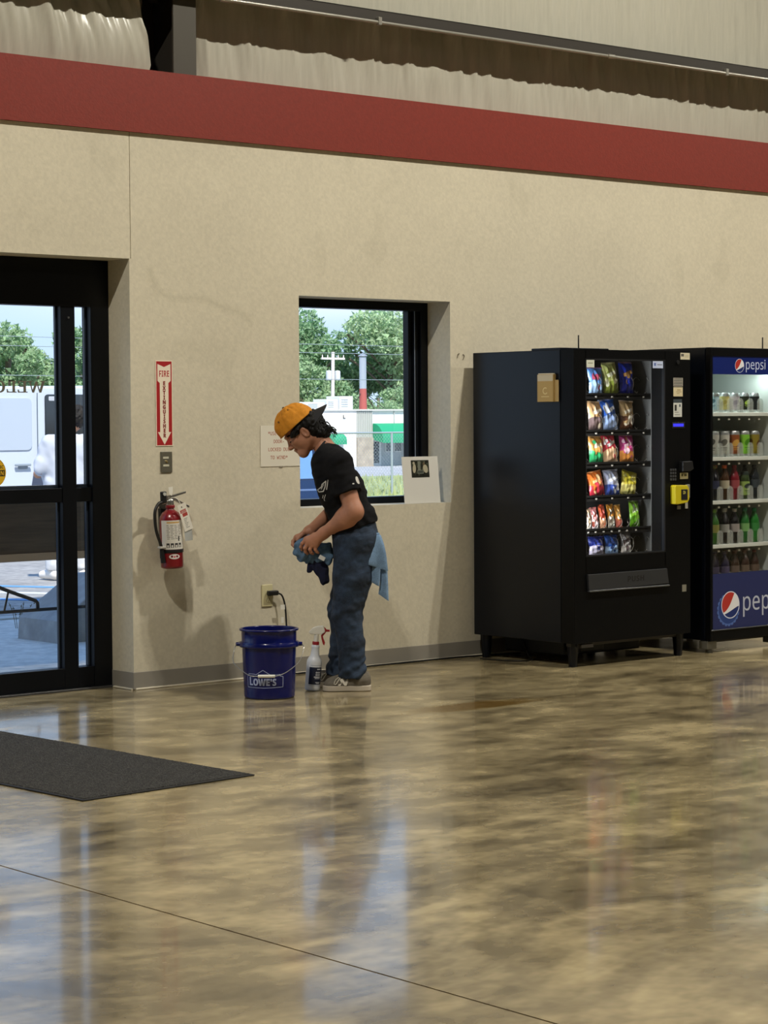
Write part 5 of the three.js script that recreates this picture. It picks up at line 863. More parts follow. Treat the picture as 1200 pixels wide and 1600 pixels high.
// cloths the person carries: built in the same frame
function carried(name, label, cat) { return thing(name, label, cat, P_POS, P_TURN); }
{
  const terry = fabric('#7f9fc2', 461, 0.14, 90); terry.repeat.set(6, 6);
  const blueGrey = M({ map: fabric('#587694', 465, 0.16, 90), roughness: 1 }); blueGrey.map.repeat.set(6, 6);
  const t = carried('cleaning_rag', 'crumpled grey-blue rag squeezed between both hands', 'rag');
  const I = [[1, 0, 0], [0, 1, 0], [0, 0, 1]];
  const lump = blend([ell([0.222, 0.737, -0.016], I, [0.055, 0.060, 0.048]), ell([0.168, 0.722, -0.018], I, [0.060, 0.050, 0.046]), ell([0.100, 0.722, -0.022], I, [0.040, 0.056, 0.040]), cap([0.235, 0.775, -0.01], [0.19, 0.79, -0.015], 0.026, 0.03)], 0.03);
  const ragF = (x, y, z) => lump(x, y, z) + Math.sin((x * 0.8 + y * 0.6) * 150 + n3(x * 22, y * 22, z * 22, 41) * 9) * 0.0034 + n3(x * 36, y * 36, z * 36, 43) * 0.014;
  part('cloth', nets(ragF, [0.03, 0.64, -0.10], [0.30, 0.84, 0.06], 0.0042), blueGrey, t);
  part('care_tag', new RoundedBoxGeometry(0.034, 0.022, 0.002, 2, 0.001).rotateZ(0.5).translate(0.125, 0.704, -0.080), M({ color: '#dcdcd8', roughness: 0.7 }), t, 'white care tag');
  const d = carried('dark_cloth', 'navy cloth hanging down below the grey-blue rag', 'cloth');
  const drop = blend([cap([0.140, 0.690, -0.02], [0.130, 0.640, -0.02], 0.036, 0.034), cap([0.130, 0.640, -0.02], [0.116, 0.582, -0.02], 0.034, 0.026), cap([0.185, 0.660, -0.02], [0.192, 0.632, -0.02], 0.018, 0.014)], 0.015);
  part('cloth', nets((x, y, z) => Math.max(drop(x, y, z), 0) > 0.08 ? 0.08 : Math.max(drop(x, y, z) + Math.sin(x * 140 + n3(x * 20, y * 12, z * 20, 45) * 6) * 0.003, Math.abs(z + 0.02) - 0.026, ragF(x, y, z) * -1 - 0.01), [0.06, 0.53, -0.08], [0.24, 0.75, 0.04], 0.0042), M({ map: fabric('#0d1230', 467, 0.2, 90), roughness: 1 }), d);
  const w = carried('towel', 'light blue towel hanging from the back pocket of the jeans', 'towel');
  const mT = M({ map: terry, roughness: 1, bumpMap: rep(tex(256, 256, (u, v) => grey(255 * fbm(u, v, 100, 100, 2, 469)), false), 8), bumpScale: 0.003 });
  part('upper_fold', panel([[-0.1299, 0.8254], [-0.1162, 0.7758], [-0.1025, 0.7280], [-0.0909, 0.6801]], [[-0.1880, 0.8254], [-0.2033, 0.7826], [-0.2153, 0.7280], [-0.2256, 0.6357]], (u, v) => -0.135 - 0.012 * Math.sin(u * 7 + 0.6) * v + 0.020 * Math.pow(1 - v, 2) - 0.008 * Math.sin(u * 3.1), 0.010), mT, w);
  part('lower_fold', panel([[-0.1230, 0.7075], [-0.1196, 0.6664], [-0.1183, 0.6220], [-0.1169, 0.5878]], [[-0.1846, 0.7075], [-0.1846, 0.6494], [-0.1828, 0.5981], [-0.1777, 0.5537]], (u, v) => -0.122 + 0.007 * Math.sin(u * 6), 0.009), mT, w);
  part('lower_fold', panel([[-0.1811, 0.7075], [-0.1846, 0.6391], [-0.1811, 0.5707], [-0.1726, 0.5126]], [[-0.2187, 0.7075], [-0.2221, 0.6254], [-0.2256, 0.5468], [-0.2276, 0.4751]], (u, v) => -0.112 + 0.010 * Math.sin(u * 5 + 1), 0.009), mT, w);
  part('pocket_tuck', panel([[-0.1367, 0.8373], [-0.1333, 0.8031]], [[-0.1811, 0.8373], [-0.1846, 0.8031]], (u, v) => -0.112, 0.012, 8, 6), mT, w);
}
// ------------------------------------------------------------------ outside: lot, street front, trees
const GZ = [[1, -0.06], [-9, -0.06], [-40, -0.76], [-130, -2.35], [-400, -2.6]];
const gy = (z) => { for (let i = 0; i < GZ.length - 1; i++) if (z >= GZ[i + 1][0]) { const t = (GZ[i][0] - z) / (GZ[i][0] - GZ[i + 1][0]); return mix(GZ[i][1], GZ[i + 1][1], clamp(t)); } return -2.6; };
function groundStrip(z0, z1, lift = 0, x0 = -120, x1 = 320) {
  const n = Math.max(4, Math.round((z0 - z1) / 3)), g = new THREE.PlaneGeometry(1, 1, 24, n), p = g.attributes.position;
  for (let i = 0; i < p.count; i++) { const x = mix(x0, x1, p.getX(i) + 0.5), z = mix(z1, z0, 0.5 - p.getY(i)); const zz = z0 + z1 - z; p.setXYZ(i, x, gy(zz) + lift, zz); }
  g.computeVertexNormals(); return metres(g);
}
{
  const noiseTex = (a, b, s, f = 40) => tex(512, 512, (u, v) => { const k = 0.6 * fbm(u, v, f, f, 3, s) + 0.4 * fbm(u, v, 6, 6, 4, s + 4); return [0, 1, 2].map((i) => mix(a[i], b[i], sstep(0.25, 0.75, k))); });
  const g = setting('ground', null, null, 'paving, car park and grass outside the glass door');
  part('sidewalk', box(-120, -0.4, -4.6, 120, -0.045, -0.3), M({ map: rep(noiseTex([184, 184, 180], [212, 211, 205], 601), 0.5), roughness: 0.9 }), g);
  part('asphalt', groundStrip(-4.6, -37), M({ map: rep(noiseTex([128, 128, 128], [164, 163, 160], 611), 0.4), roughness: 0.95 }), g);
  part('grass_verge', groundStrip(-37, -76, 0.01), M({ map: rep(noiseTex([116, 138, 80], [178, 184, 132], 621, 60), 0.2), roughness: 1 }), g);
  part('far_road', groundStrip(-76, -400), M({ map: rep(noiseTex([150, 152, 156], [176, 176, 176], 631), 0.1), roughness: 0.95 }), g);
  const r = rng(61), tuft = []; for (let i = 0; i < 5200; i++) { const z = -37.5 - Math.pow(r(), 1.4) * 30, x = 22 + r() * 40, y = gy(z), h = 0.12 + r() * 0.22, a = r() * 6.3, w = 0.05; tuft.push(x - Math.cos(a) * w, y, z - Math.sin(a) * w, x + Math.cos(a) * w, y, z + Math.sin(a) * w, x + (r() - 0.5) * 0.1, y + h, z + (r() - 0.5) * 0.1); }
  const tg = new THREE.BufferGeometry(); tg.setAttribute('position', new THREE.Float32BufferAttribute(tuft, 3)); tg.computeVertexNormals();
  solo('grass', tg, M({ color: '#a3ac78', roughness: 1, side: THREE.DoubleSide }), 'dry tufts of grass along the wire fence', 'grass', null, 'stuff');
  // painted bay lines
  for (const [x, c, l] of [[2.6, '#5f93c4', 'pale blue'], [3.35, '#c9d2da', 'white'], [4.1, '#5f93c4', 'light blue']]) {
    const m = solo('bay_line', box(-0.07, 0, -1.6, 0.07, 0.004, 1.6), M({ color: c, roughness: 0.9 }), `${l} painted line on the car park asphalt, ${x < 3 ? 'next to the kerb block' : x < 4 ? 'between two blue lines' : 'nearest the white shoes'}`, 'marking');
    m.position.set(x, -0.0585, -7.3); m.rotation.y = 0.5;
  }
  solo('concrete_kerb', rbox(-20, -0.06, -4.75, 30, -0.03, -4.6, 0.01), M({ color: '#b9b9b4', roughness: 0.9 }), 'pale concrete kerb along the pavement outside', 'kerb');
}
{ // sloping concrete block beside the entrance
  solo('concrete_block', poly([[1.30, -0.044], [1.31, 0.095], [1.72, 0.372], [2.7, 0.372], [2.7, -0.044]], 0.5, 0.012).translate(0, 0, -3.3), M({ map: rep(tex(256, 256, (u, v) => { const k = 150 + 40 * (fbm(u, v, 12, 12, 5, 641) - 0.5); return [k, k, k * 0.99]; }), 1), roughness: 0.9 }), 'grey concrete block with a sloping top outside the glass door', 'block');
  const r = rng(71), st = []; for (let i = 0; i < 9; i++) { const a = (r() - 0.5) * 0.3, h = 0.06 + r() * 0.12; st.push(tube([[1.70 + a * 0.4, -0.045, -3.95], [1.70 + a * 0.6, h * 0.5, -3.95 + a * 0.1], [1.70 + a, h, -3.95]], 0.0025, 8, 4)); for (let k = 0; k < 3; k++) st.push(new THREE.SphereGeometry(0.008, 6, 4).scale(1, 0.5, 1).translate(1.70 + a * (0.6 + k * 0.15), h * (0.5 + k * 0.2), -3.95)); }
  solo('weed', st, M({ color: '#6c6a58', roughness: 1 }), 'thin dry weed in the paving joint beside the concrete block', 'weed');
}
{ // bench with a black folding frame just outside the door
  const t = thing('outdoor_bench', 'dark brown bench panel on a black metal frame outside the glass door', 'bench', [-0.4, -0.045, -1.3]);
  const wood = M({ map: rep(tex(256, 256, (u, v) => { const k = 0.8 + 0.4 * fbm(u, v, 4, 60, 4, 651); return [98 * k, 79 * k, 60 * k]; }), 1), roughness: 0.7 }), blk = M({ color: '#0e0f12', roughness: 0.4 });
  part('plank', rbox(-1.2, 0.875, -0.014, 1.2, 1.020, 0.014, 0.004), wood, t); part('plank', rbox(-1.2, 0.705, -0.010, 1.2, 0.880, 0.014, 0.004), wood, t);
  part('front_edge', rbox(-1.2, 0.672, -0.016, 1.2, 0.716, 0.030, 0.004), M({ color: '#8d7a62', roughness: 0.7 }), t);
  part('seat', rbox(-1.2, 0.690, -0.42, 1.2, 0.715, 0.0, 0.004), wood, t);
  part('cross_bar', rod([-1.15, 0.385, 0.02], [1.12, 0.385, 0.02], 0.010), blk, t);
  part('strut', tube([[-0.05, 0.70, 0.02], [0.2, 0.60, 0.02], [0.36, 0.523, 0.02], [0.57, 0.445, 0.02], [0.597, 0.43, 0.02], [0.60, 0.388, 0.02]], 0.011, 40, 8), blk, t);
  part('strut', rod([0.405, 0.505, 0.02], [0.375, 0.388, 0.02], 0.006), blk, t);
  for (const x of [-1.1, 1.12]) for (const z of [0.02, -0.40]) part('leg', rod([x, 0.0, z], [x, 0.70, z], 0.012), blk, t);
  part('end_knob', new THREE.SphereGeometry(0.012, 12, 8).translate(0.985, 0.725, 0.034), M({ color: '#cfcfca', roughness: 0.4 }), t);
}
{ // person outside, seen from behind
  const t = thing('person', 'person in a white shirt standing outside with back to the glass door', 'person', [4.80, -0.06, -8.2]);
  const b2 = (f) => [f(-1), f(1)];
  const body = blend([...b2((s) => cap([s * 0.13, 1.24, 0.02], [s * 0.09, 0.90, 0.03], 0.115, 0.125)), ...b2((s) => cap([s * 0.2, 1.30, 0.02], [s * 0.28, 1.04, 0.0], 0.06, 0.045)), ...b2((s) => cap([s * 0.28, 1.04, 0.0], [s * 0.16, 1.0, -0.24], 0.043, 0.032)), ...b2((s) => cap([s * 0.16, 1.0, -0.24], [s * 0.13, 1.0, -0.33], 0.034, 0.025)), cap([0.02, 1.36, 0.0], [0.09, 1.46, -0.02], 0.055, 0.055), cap([0.12, 1.50, -0.03], [0.12, 1.56, -0.02], 0.088, 0.090), cap([0.12, 1.48, -0.09], [0.12, 1.45, -0.10], 0.045, 0.035), ...b2((s) => cap([s * 0.10, 0.85, 0.02], [s * 0.15, 0.45, 0.02], 0.105, 0.07)), ...b2((s) => cap([s * 0.15, 0.45, 0.02], [s * 0.16, 0.09, 0.04], 0.065, 0.045)), ...b2((s) => cap([s * 0.16, 0.05, 0.05], [s * 0.17, 0.035, -0.12], 0.045, 0.034))], 0.045);
  part('body', nets(body, [-0.40, -0.01, -0.42], [0.40, 1.70, 0.22], 0.013), M({ color: '#b98768', roughness: 0.6 }), t);
  const shirt = blend([...b2((s) => cap([s * 0.13, 1.24, 0.02], [s * 0.10, 0.90, 0.03], 0.135, 0.150)), ...b2((s) => cap([s * 0.2, 1.30, 0.02], [s * 0.27, 1.06, 0.0], 0.078, 0.072))], 0.05);
  part('shirt', nets((x, y, z) => Math.max(shirt(x, y, z) + n3(x * 13, y * 13 + x * 8, z * 13, 51) * 0.03, -(y - 0.86), y - 1.41), [-0.40, 0.82, -0.2], [0.40, 1.48, 0.24], 0.011), M({ color: '#bcc3d0', roughness: 0.85 }), t, 'white shirt');
  const trou = blend([...b2((s) => cap([s * 0.10, 0.90, 0.02], [s * 0.15, 0.45, 0.02], 0.135, 0.095)), ...b2((s) => cap([s * 0.15, 0.45, 0.02], [s * 0.16, 0.12, 0.04], 0.092, 0.085))], 0.02);
  part('trousers', nets((x, y, z) => Math.max(trou(x, y, z) + n3(x * 20, y * 20, z * 20, 53) * 0.012, y - 0.93, -(y - 0.09)), [-0.32, 0.05, -0.2], [0.32, 0.98, 0.22], 0.012), M({ color: '#c9ccd0', roughness: 0.9 }), t, 'pale trousers');
  part('hair', nets((x, y, z) => Math.max(Math.hypot(x - 0.12, (y - 1.55) * 0.9, z + 0.01) - 0.112 + n3(x * 50, y * 50, z * 50, 55) * 0.02, -(z + 0.06 + (y - 1.5) * -0.5)), [-0.02, 1.40, -0.14], [0.26, 1.70, 0.14], 0.009), M({ color: '#17130f', roughness: 0.8 }), t, 'dark hair');
  for (const s of [-1, 1]) part('shoe', nets(blend([cap([s * 0.16, 0.055, 0.06], [s * 0.175, 0.04, -0.15], 0.055, 0.040), cap([s * 0.16, 0.06, 0.06], [s * 0.16, 0.13, 0.05], 0.055, 0.05)], 0.02), [s * 0.17 - 0.1, -0.006, -0.22], [s * 0.17 + 0.1, 0.22, 0.14], 0.009), M({ color: '#ece7e0', roughness: 0.7 }), t, 'white shoe');
}
// ---- parked vehicles
const mVan = M({ color: '#c6d0dc', roughness: 0.3, clearcoat: 0.6 }), mCarGlass = M({ color: '#1a2026', roughness: 0.06, clearcoat: 1 }), mTyre = M({ color: '#17181a', roughness: 0.8 });
function wheel(parent, x, y, z, r, w, axis) {
  const g = lathe([[r * 0.55, -w / 2], [r * 0.9, -w / 2], [r, -w * 0.35], [r, w * 0.35], [r * 0.9, w / 2], [r * 0.55, w / 2]], 32), h = lathe([[0, -w * 0.42], [r * 0.3, -w * 0.44], [r * 0.56, -w * 0.35], [r * 0.56, w * 0.35], [r * 0.3, w * 0.44], [0, w * 0.42]], 24);
  for (const q of [g, h]) { axis === 'x' ? q.rotateZ(Math.PI / 2) : q.rotateX(Math.PI / 2); q.translate(x, y, z); }
  const t = part('tyre', g, mTyre, parent); part('hub', h, M({ color: '#9a9da0', roughness: 0.35, metalness: 0.7 }), t);
}
{ // white van, side on
  const Z = -17.8, g0 = gy(Z), t = thing('van', 'white panel van parked side on beyond the glass door', 'van', [9.2, g0, Z - 1.9]);
  const top = 2.19, out = (k) => [[-2.45, 0.32], [-2.5, 0.75], [-2.42, 1.0], [-1.85, 1.12], [-1.1, 1.92], [-0.85, top - 0.03], [2.3, top], [2.52, top - 0.08], [2.62, 1.1], [2.6, 0.35]];
  part('body_shell', poly(out(), 1.86, 0.04).translate(0, 0, -0.0), mVan, t);
  const rr = (x0, y0, x1, y1, r, d) => { const s = new THREE.Shape(); s.moveTo(x0 + r, y0); s.lineTo(x1 - r, y0); s.quadraticCurveTo(x1, y0, x1, y0 + r); s.lineTo(x1, y1 - r); s.quadraticCurveTo(x1, y1, x1 - r, y1); s.lineTo(x0 + r, y1); s.quadraticCurveTo(x0, y1, x0, y1 - r); s.lineTo(x0, y0 + r); s.quadraticCurveTo(x0, y0, x0 + r, y0); return new THREE.ExtrudeGeometry(s, { depth: d, bevelEnabled: true, bevelSize: 0.008, bevelThickness: 0.006, bevelSegments: 2 }).translate(0, 0, 1.9); };
  part('side_panel', rr(-0.5, 1.30, 1.12, 2.04, 0.08, 0.012), M({ color: '#b4c0ce', roughness: 0.3, clearcoat: 0.6 }), t);
  part('rear_window', rr(1.36, 1.42, 2.40, 2.09, 0.05, 0.010), mCarGlass, t, 'dark rear side window');
  part('window_sticker', rr(1.42, 2.01, 1.75, 2.06, 0.01, 0.018), M({ color: '#b9bec4', roughness: 0.5 }), t);
  part('front_window', rr(-1.35, 1.32, -0.65, 1.95, 0.08, 0.010), mCarGlass, t);
  part('door_gap', [box(1.20, 0.4, 1.938, 1.212, 2.12, 1.943), box(-0.58, 0.4, 1.938, -0.57, 2.12, 1.943)], M({ color: '#5d6770', roughness: 0.6 }), t);
  part('door_handle', [rbox(0.82, 1.065, 1.93, 1.08, 1.10, 1.965, 0.01), rr(0.9, 1.03, 1.05, 1.075, 0.02, 0.004)], M({ color: '#8e99a4', roughness: 0.3 }), t);
  part('tail_light', rr(1.235, 0.88, 1.345, 1.19, 0.02, 0.03), M({ color: '#d8643a', roughness: 0.25, clearcoat: 0.8 }), t, 'orange lamp');
  part('bumper', rbox(2.5, 0.32, 0.05, 2.75, 0.62, 1.85, 0.04), M({ color: '#3c4046', roughness: 0.6 }), t);
  for (const x of [-1.65, 1.75]) for (const z of [0.12, 1.78]) wheel(t, x, 0.34, z, 0.34, 0.22, 'z');
}
{ // blue SUV, tail towards the hall
  const Z = -10.4, t = thing('car', 'dark blue car parked tail towards the window', 'car', [8.9, gy(Z), Z]);
  const blue = M({ color: '#14264a', roughness: 0.22, clearcoat: 0.9 });
  const prof = [[0.0, 0.30], [-0.04, 0.62], [0.02, 0.82], [0.12, 1.45], [0.35, 1.56], [2.0, 1.58], [2.75, 1.02], [3.5, 0.92], [3.6, 0.6], [3.55, 0.30]];
  const shell = poly(prof, 1.80, 0.04).rotateY(Math.PI / 2).translate(-0.90, 0, 0);
  part('body_shell', shell, blue, t);
  const pane = new RoundedBoxGeometry(1.40, 0.60, 0.02, 2, 0.01).rotateX(-0.155).translate(0, 1.14, -0.03);
  part('rear_window', pane, M({ color: '#6f9bd0', roughness: 0.05, clearcoat: 1 }), t, 'blue reflecting rear window');
  part('tailgate_trim', [rbox(-0.8, 0.70, 0.02, 0.8, 0.73, 0.055, 0.006)], M({ color: '#7f97c0', roughness: 0.3, metalness: 0.5 }), t);
  part('bumper', rbox(-0.9, 0.30, -0.05, 0.9, 0.52, 0.10, 0.04), M({ color: '#22304f', roughness: 0.5 }), t);
  for (const s of [-1, 1]) part('tail_light', rbox(s * 0.85 - 0.04, 0.66, 0.02, s * 0.85 + 0.04, 1.0, 0.06, 0.01), M({ color: '#8a2030', roughness: 0.3, clearcoat: 0.8 }), t);
  for (const x of [-0.80, 0.80]) for (const z of [-0.75, -2.9]) wheel(t, x, 0.33, z, 0.33, 0.22, 'x');
}
// ---- street front
const BZ = -130;
{
  const t = thing('roadside_building', 'low white building with green awnings across the road', 'building', [112, gy(BZ), BZ]);
  const Y = 2.35, X = 112, mw = M({ map: rep(tex(256, 256, (u, v) => { const k = 1 + (fbm(u, v, 10, 10, 4, 701) - 0.5) * 0.08; return [232 * k, 229 * k, 222 * k]; }), 0.2), roughness: 0.85 });
  const b = (x0, y0, z0, x1, y1, z1) => box(x0 - X, y0 + Y, z0, x1 - X, y1 + Y, z1);
  part('wall', [b(96, -2.45, -10, 110.2, 2.28, 0)], mw, t); part('wall', [b(112.0, 0.05, -10, 134, 2.28, -0.1), b(116.3, -2.45, -10, 134, 0.1, -0.1)], mw, t);
  part('roof_edge', [b(95.8, 2.24, -10.2, 134.2, 2.36, 0.12)], M({ color: '#cfcfc8', roughness: 0.7 }), t);
  part('siding', [b(110.2, 0.04, -10, 112.0, 2.26, -0.05), ...[...Array(9)].map((_, i) => b(110.22 + i * 0.2, 0.04, -0.05, 110.30 + i * 0.2, 2.26, 0.03))], M({ color: '#b9bcb4', roughness: 0.6 }), t, 'ribbed grey siding');
  part('stone_pier', b(110.25, -2.45, -1, 111.95, 0.05, 0.10), M({ map: rep(tex(128, 128, (u, v) => { const k = fbm(u, v, 9, 9, 3, 711); return [mix(150, 196, k), mix(140, 182, k), mix(126, 162, k)]; }), 0.3), roughness: 0.9 }), t);
  part('entry_wall', b(112.0, -2.45, -1.3, 116.3, 0.1, -1.1), M({ color: '#aeb6bd', roughness: 0.8 }), t);
  const d = part('door', b(112.40, -2.40, -1.1, 113.70, -0.15, -1.0), M({ color: '#e4e6e8', roughness: 0.6 }), t); part('door_screen', b(112.62, -2.1, -1.0, 113.45, -0.35, -0.95), M({ color: '#39424c', roughness: 0.5 }), d);
  part('door_grille', [...Array(7)].flatMap((_, i) => [rod([112.62 - X, 0.28 + i * 0.24, -0.93], [113.45 - X, 0.52 + i * 0.24, -0.93], 0.02, 0.02, 5), rod([113.45 - X, 0.28 + i * 0.24, -0.93], [112.62 - X, 0.52 + i * 0.24, -0.93], 0.02, 0.02, 5)]), M({ color: '#9aa3ab', roughness: 0.5 }), d).userData.kind = 'stuff';
  for (const x of [114.2, 115.15]) { const w = part('window', b(x, -1.22, -1.1, x + 0.85, -0.2, -1.0), M({ color: '#dadcdc', roughness: 0.6 }), t); part('pane', b(x + 0.08, -1.14, -1.0, x + 0.77, -0.28, -0.97), M({ color: '#5a6670', roughness: 0.15 }), w); }
  const mg = M({ color: '#1f9a6c', roughness: 0.7 });
  const awn = (x0, x1, y0, h, dp) => { const pr = [[0, 0]]; for (let i = 0; i <= 10; i++) { const a = i / 10 * Math.PI / 2; pr.push([dp * Math.cos(a), h * Math.sin(a)]); } pr.splice(1, 0, [dp, -0.25], [dp, 0]); return poly(pr.map(([p, q]) => [-p, q]), x1 - x0, 0.02).rotateY(Math.PI / 2).translate(x0 - X, y0 + Y, 0); };
  part('awning', awn(112.0, 116.6, -0.15, 1.32, 1.3), mg, t, 'large green barrel awning'); part('awning', awn(107.3, 108.5, -0.22, 0.6, 0.8), mg, t, 'small green awning');
  part('sign_letter', [b(108.78, 1.66, 0, 108.84, 1.90, 0.06), b(108.78, 1.62, 0, 109.0, 1.68, 0.06)], M({ color: '#6a6a66', roughness: 0.6 }), t);
  part('downpipe', b(114.3, 0.1, -0.1, 114.38, 2.2, 0.0), M({ color: '#b7b9b6', roughness: 0.6 }), t);
  for (const [x0, x1, h, l] of [[106.6, 108.6, 0.62, 'low white rooftop unit at the left of the flat roof'], [108.8, 110.0, 0.85, 'white rooftop unit between two others on the flat roof'], [110.2, 111.6, 1.10, 'tall white rooftop unit nearest the metal stack']]) {
    const u = thing('rooftop_unit', l, 'rooftop unit', [(x0 + x1) / 2, gy(BZ) + Y + 2.36, BZ - 3], 0, 'rooftop units'), w = (x1 - x0) / 2;
    part('casing', rbox(-w, 0, -0.9, w, h, 0.9, 0.03), M({ color: '#dfe2e2', roughness: 0.5 }), u); part('grille', [...Array(4)].map((_, i) => box(-w * 0.8, h * (0.2 + i * 0.17), 0.9, w * 0.2, h * (0.26 + i * 0.17), 0.93)), M({ color: '#9ba3a6', roughness: 0.5 }), u).userData.kind = 'stuff';
  }
  const s = thing('chimney_stack', 'slim silver metal stack with rusty red foot on the flat roof', 'chimney', [113.45, gy(BZ) + Y + 2.36, BZ - 3]);
  part('foot', rod([0, 0, 0], [0, 1.75, 0], 0.34, 0.30, 20), M({ color: '#a8564e', roughness: 0.6 }), s); part('pipe', rod([0, 1.75, 0], [0, 4.4, 0], 0.30, 0.30, 20), M({ color: '#b9c0c6', roughness: 0.35, metalness: 0.5 }), s);
  part('rain_cap', lathe([[0.02, 4.75], [0.40, 4.5], [0.40, 4.46], [0, 4.5]], 20), M({ color: '#aab0b4', roughness: 0.4, metalness: 0.5 }), s);
  part('guy_wire', rod([0.1, 1.5, 0], [2.0, 0.1, 0.4], 0.03, 0.03, 5), mSteel, s); part('guy_wire', rod([-0.1, 1.5, 0], [-1.6, 0.1, 0.4], 0.03, 0.03, 5), mSteel, s);
}
{ // wire fence along the grass
  const z = -40, g0 = gy(z), t = thing('chain_link_fence', 'grey chain link fence with steel rail across the grass', 'fence', [40, g0, z]);
  const m = M({ color: '#aab4b8', roughness: 0.45, metalness: 0.4 });
  part('top_rail', rod([-22, 1.83, 0], [25, 1.83, 0], 0.026), m, t);
  for (let x = -21.65; x < 25; x += 3) part('post', [rod([x, 0, 0], [x, 1.86, 0], 0.035)], m, t);
  part('brace', rod([-1.9, 1.6, 0], [-0.9, 0.02, 0.3], 0.02), m, t);
  const wire = canvas(64, 64, (c) => { c.clearRect(0, 0, 64, 64); c.strokeStyle = '#98a2a6'; c.lineWidth = 4; c.beginPath(); c.moveTo(0, 0); c.lineTo(64, 64); c.moveTo(64, 0); c.lineTo(0, 64); c.stroke(); }, true);
  const fg = metres(quad(47, 1.78)); wire.repeat.set(9, 9);
  const f = part('wire_fabric', fg.translate(1.5, 0.92, 0), M({ map: wire, transparent: true, roughness: 0.5 }), t); f.userData.kind = 'stuff';
}
{ // utility pole and lines
  const Z = -142, t = thing('utility_pole', 'grey utility pole with cross arm and transformers behind the white building', 'pole', [117.6, gy(Z), Z]);
  const y0 = -gy(Z), m = M({ color: '#cfc8bf', roughness: 0.8 });
  part('mast', rod([-0.15, 0, 0], [0, y0 + 7.5, 0], 0.19, 0.15, 14), m, t); part('cross_arm', box(-1.3, y0 + 6.82, -0.08, 1.3, y0 + 7.0, 0.08), m, t);
  for (const x of [-0.48, 0.5]) part('transformer', lathe([[0, 0], [0.24, 0], [0.26, 0.05], [0.26, 0.75], [0.2, 0.85], [0, 0.88]], 18).translate(x, y0 + 5.0, 0), M({ color: '#c4cacc', roughness: 0.5 }), t);
  for (const x of [-1.2, -0.6, 0.6, 1.2]) part('insulator', rod([x, y0 + 7.0, 0], [x, y0 + 7.25, 0], 0.06, 0.04, 10), m, t);
  const w = (name, l, y, z, s) => solo(name, tube([[-40, y + 0.4, z], [60, y - s, z], [170, y + 0.4, z]], 0.012, 40, 5), M({ color: '#8d98a4', roughness: 0.7 }), l, 'power line', 'overhead power lines');
  w('power_line', 'topmost overhead power line crossing above the trees', 4.7, -60, 0.2); w('power_line', 'second overhead power line crossing above the trees', 4.36, -60, 0.2); w('power_line', 'lowest overhead power line crossing in front of the trees', 3.2, -60, 0.1);
}
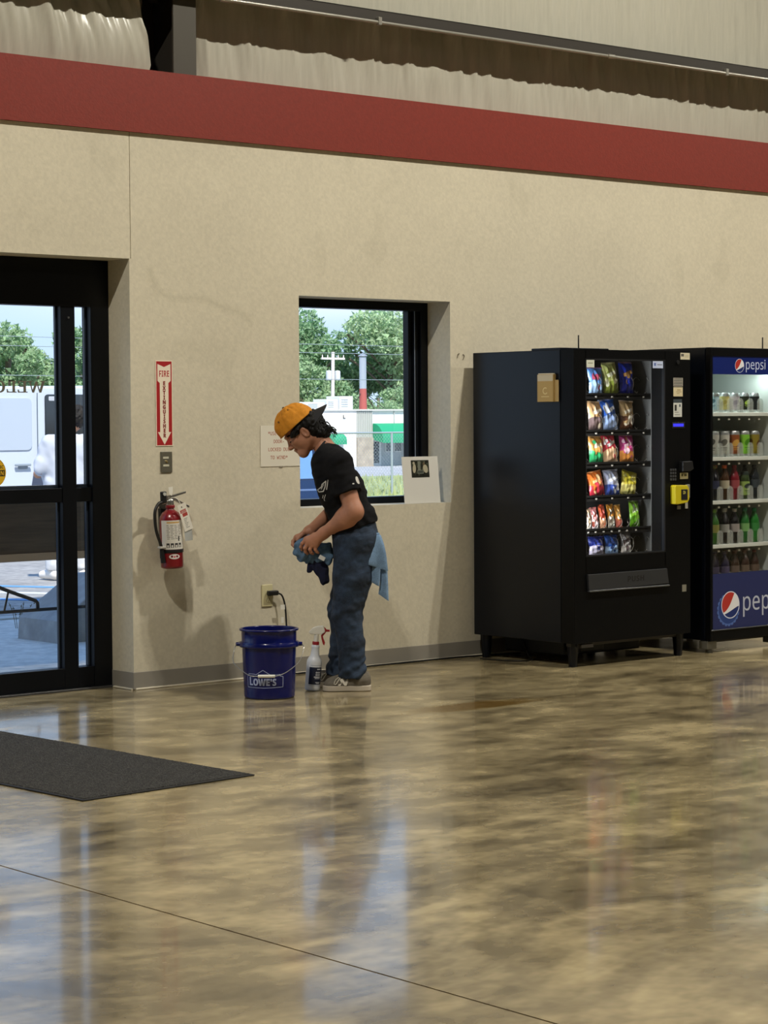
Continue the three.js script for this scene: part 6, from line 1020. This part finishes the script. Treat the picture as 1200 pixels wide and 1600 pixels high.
// ---- trees: trunk, boughs and a crown of many small leaf sprays
function tree(x, z, h, rad, seed, col, label, low = 0.25) {
  const t = thing('tree', label, 'tree', [x, gy(z), z], 0, 'trees beyond the road'), r = rng(seed);
  const bark = M({ color: '#6d6152', roughness: 0.95 });
  part('trunk', [tube([[0, 0, 0], [0.1, h * 0.25, 0.05], [-0.1, h * 0.5, 0], [0, h * 0.8, 0]], 0.02 * h, 16, 8)], bark, t);
  part('boughs', [...Array(7)].map(() => { const a = r() * 6.3, y = h * (0.25 + r() * 0.35), l = rad * (0.6 + r() * 0.3); return tube([[0, y, 0], [Math.cos(a) * l * 0.5, y + l * 0.45, Math.sin(a) * l * 0.5], [Math.cos(a) * l, y + l * 0.8, Math.sin(a) * l]], 0.008 * h, 10, 6); }), bark, t).userData.kind = 'stuff';
  const blobs = [...Array(26)].map(() => { const a = r() * 6.3, q = Math.sqrt(r()), v = low + (1 - low) * r(), sh = Math.sqrt(Math.max(0.05, 1 - Math.pow((v - 0.55) / 0.55, 2))); return [Math.cos(a) * rad * q * sh, h * v * 0.93, Math.sin(a) * rad * q * sh, rad * (0.22 + r() * 0.2)]; });
  const pos = [], colr = [], c = new THREE.Color(col), ls = h * 0.019;
  for (const [bx, by, bz, br] of blobs) for (let i = 0; i < 330; i++) {
    const th = r() * 6.283, ph = Math.acos(2 * r() - 1), q = br * (0.55 + 0.5 * r()), cx = bx + q * Math.sin(ph) * Math.cos(th), cy = by + q * Math.cos(ph) * 0.85, cz = bz + q * Math.sin(ph) * Math.sin(th), k = 0.75 + r() * 0.55, yl = r() * 0.15;
    for (let s = 0; s < 2; s++) { const u = V(r() - 0.5, r() - 0.5, r() - 0.5).normalize().multiplyScalar(ls * (0.6 + r() * 0.8)), v = V(r() - 0.5, r() - 0.5, r() - 0.5).normalize().multiplyScalar(ls * (0.6 + r() * 0.8)); pos.push(cx - u.x, cy - u.y, cz - u.z, cx + u.x, cy + u.y, cz + u.z, cx + v.x, cy + v.y, cz + v.z); for (let e = 0; e < 3; e++) colr.push(c.r * k + yl * 0.12, c.g * k + yl * 0.1, c.b * k); }
  }
  const g = new THREE.BufferGeometry(); g.setAttribute('position', new THREE.Float32BufferAttribute(pos, 3)); g.setAttribute('color', new THREE.Float32BufferAttribute(colr, 3)); g.computeVertexNormals();
  part('foliage', g, mLeaf, t).userData.kind = 'stuff';
}
const mLeaf = M({ color: '#ffffff', vertexColors: true, roughness: 0.8, side: THREE.DoubleSide, transmission: 0.45, thickness: 0 });
{
  const G = ['#94b384', '#a2be90', '#8aae80', '#abc598'];
  const row = [[126, 11.5], [133.5, 13], [141, 15.6], [146.8, 15.4], [152, 14.8], [161, 14], [169, 14.5], [118, 12.5], [110, 12]];
  row.forEach(([x, h], i) => tree(x, -168 - (i % 3) * 4, h, h * 0.42, 800 + i, G[i % 4], ['tall broad tree behind the utility pole', 'leafy tree left of the utility pole', 'tallest round tree above the rooftop units', 'broad pale tree behind the metal stack', 'tree at the window frame beyond the metal stack', 'tree far beyond the white building', 'last tree of the row beyond the white building', 'tree in the row past the van', 'tree at the start of the far row'][i], 0.2));
  [[136.5, 7.5], [144.5, 6.5], [151, 7], [139, 5.5]].forEach(([x, h], i) => tree(x, -158, h, h * 0.5, 840 + i, G[(i + 1) % 4], ['low bushy tree left of the rooftop units', 'low bushy tree between utility pole and metal stack', 'low pale bushy tree right of the metal stack', 'small bush behind the rooftop units'][i], 0.1));
  [[46, 8.2], [50, 8.9], [53.4, 8.5], [56.2, 7.4], [59.2, 8.6], [62.5, 8.0], [67, 8.8]].forEach(([x, h], i) => tree(x, -90 - (i % 2) * 3, h, h * 0.34, 860 + i, G[(i + 2) % 4], ['tree far beyond the van, outside the door', 'tree above the front of the van', 'taller tree above the white van roof', 'low crowned tree above the van beside the door stile', 'tree showing in the narrow door pane', 'tree just past the narrow door pane', 'last tree beyond the van'][i], 0.15));
}
renderer.render(scene, camera);
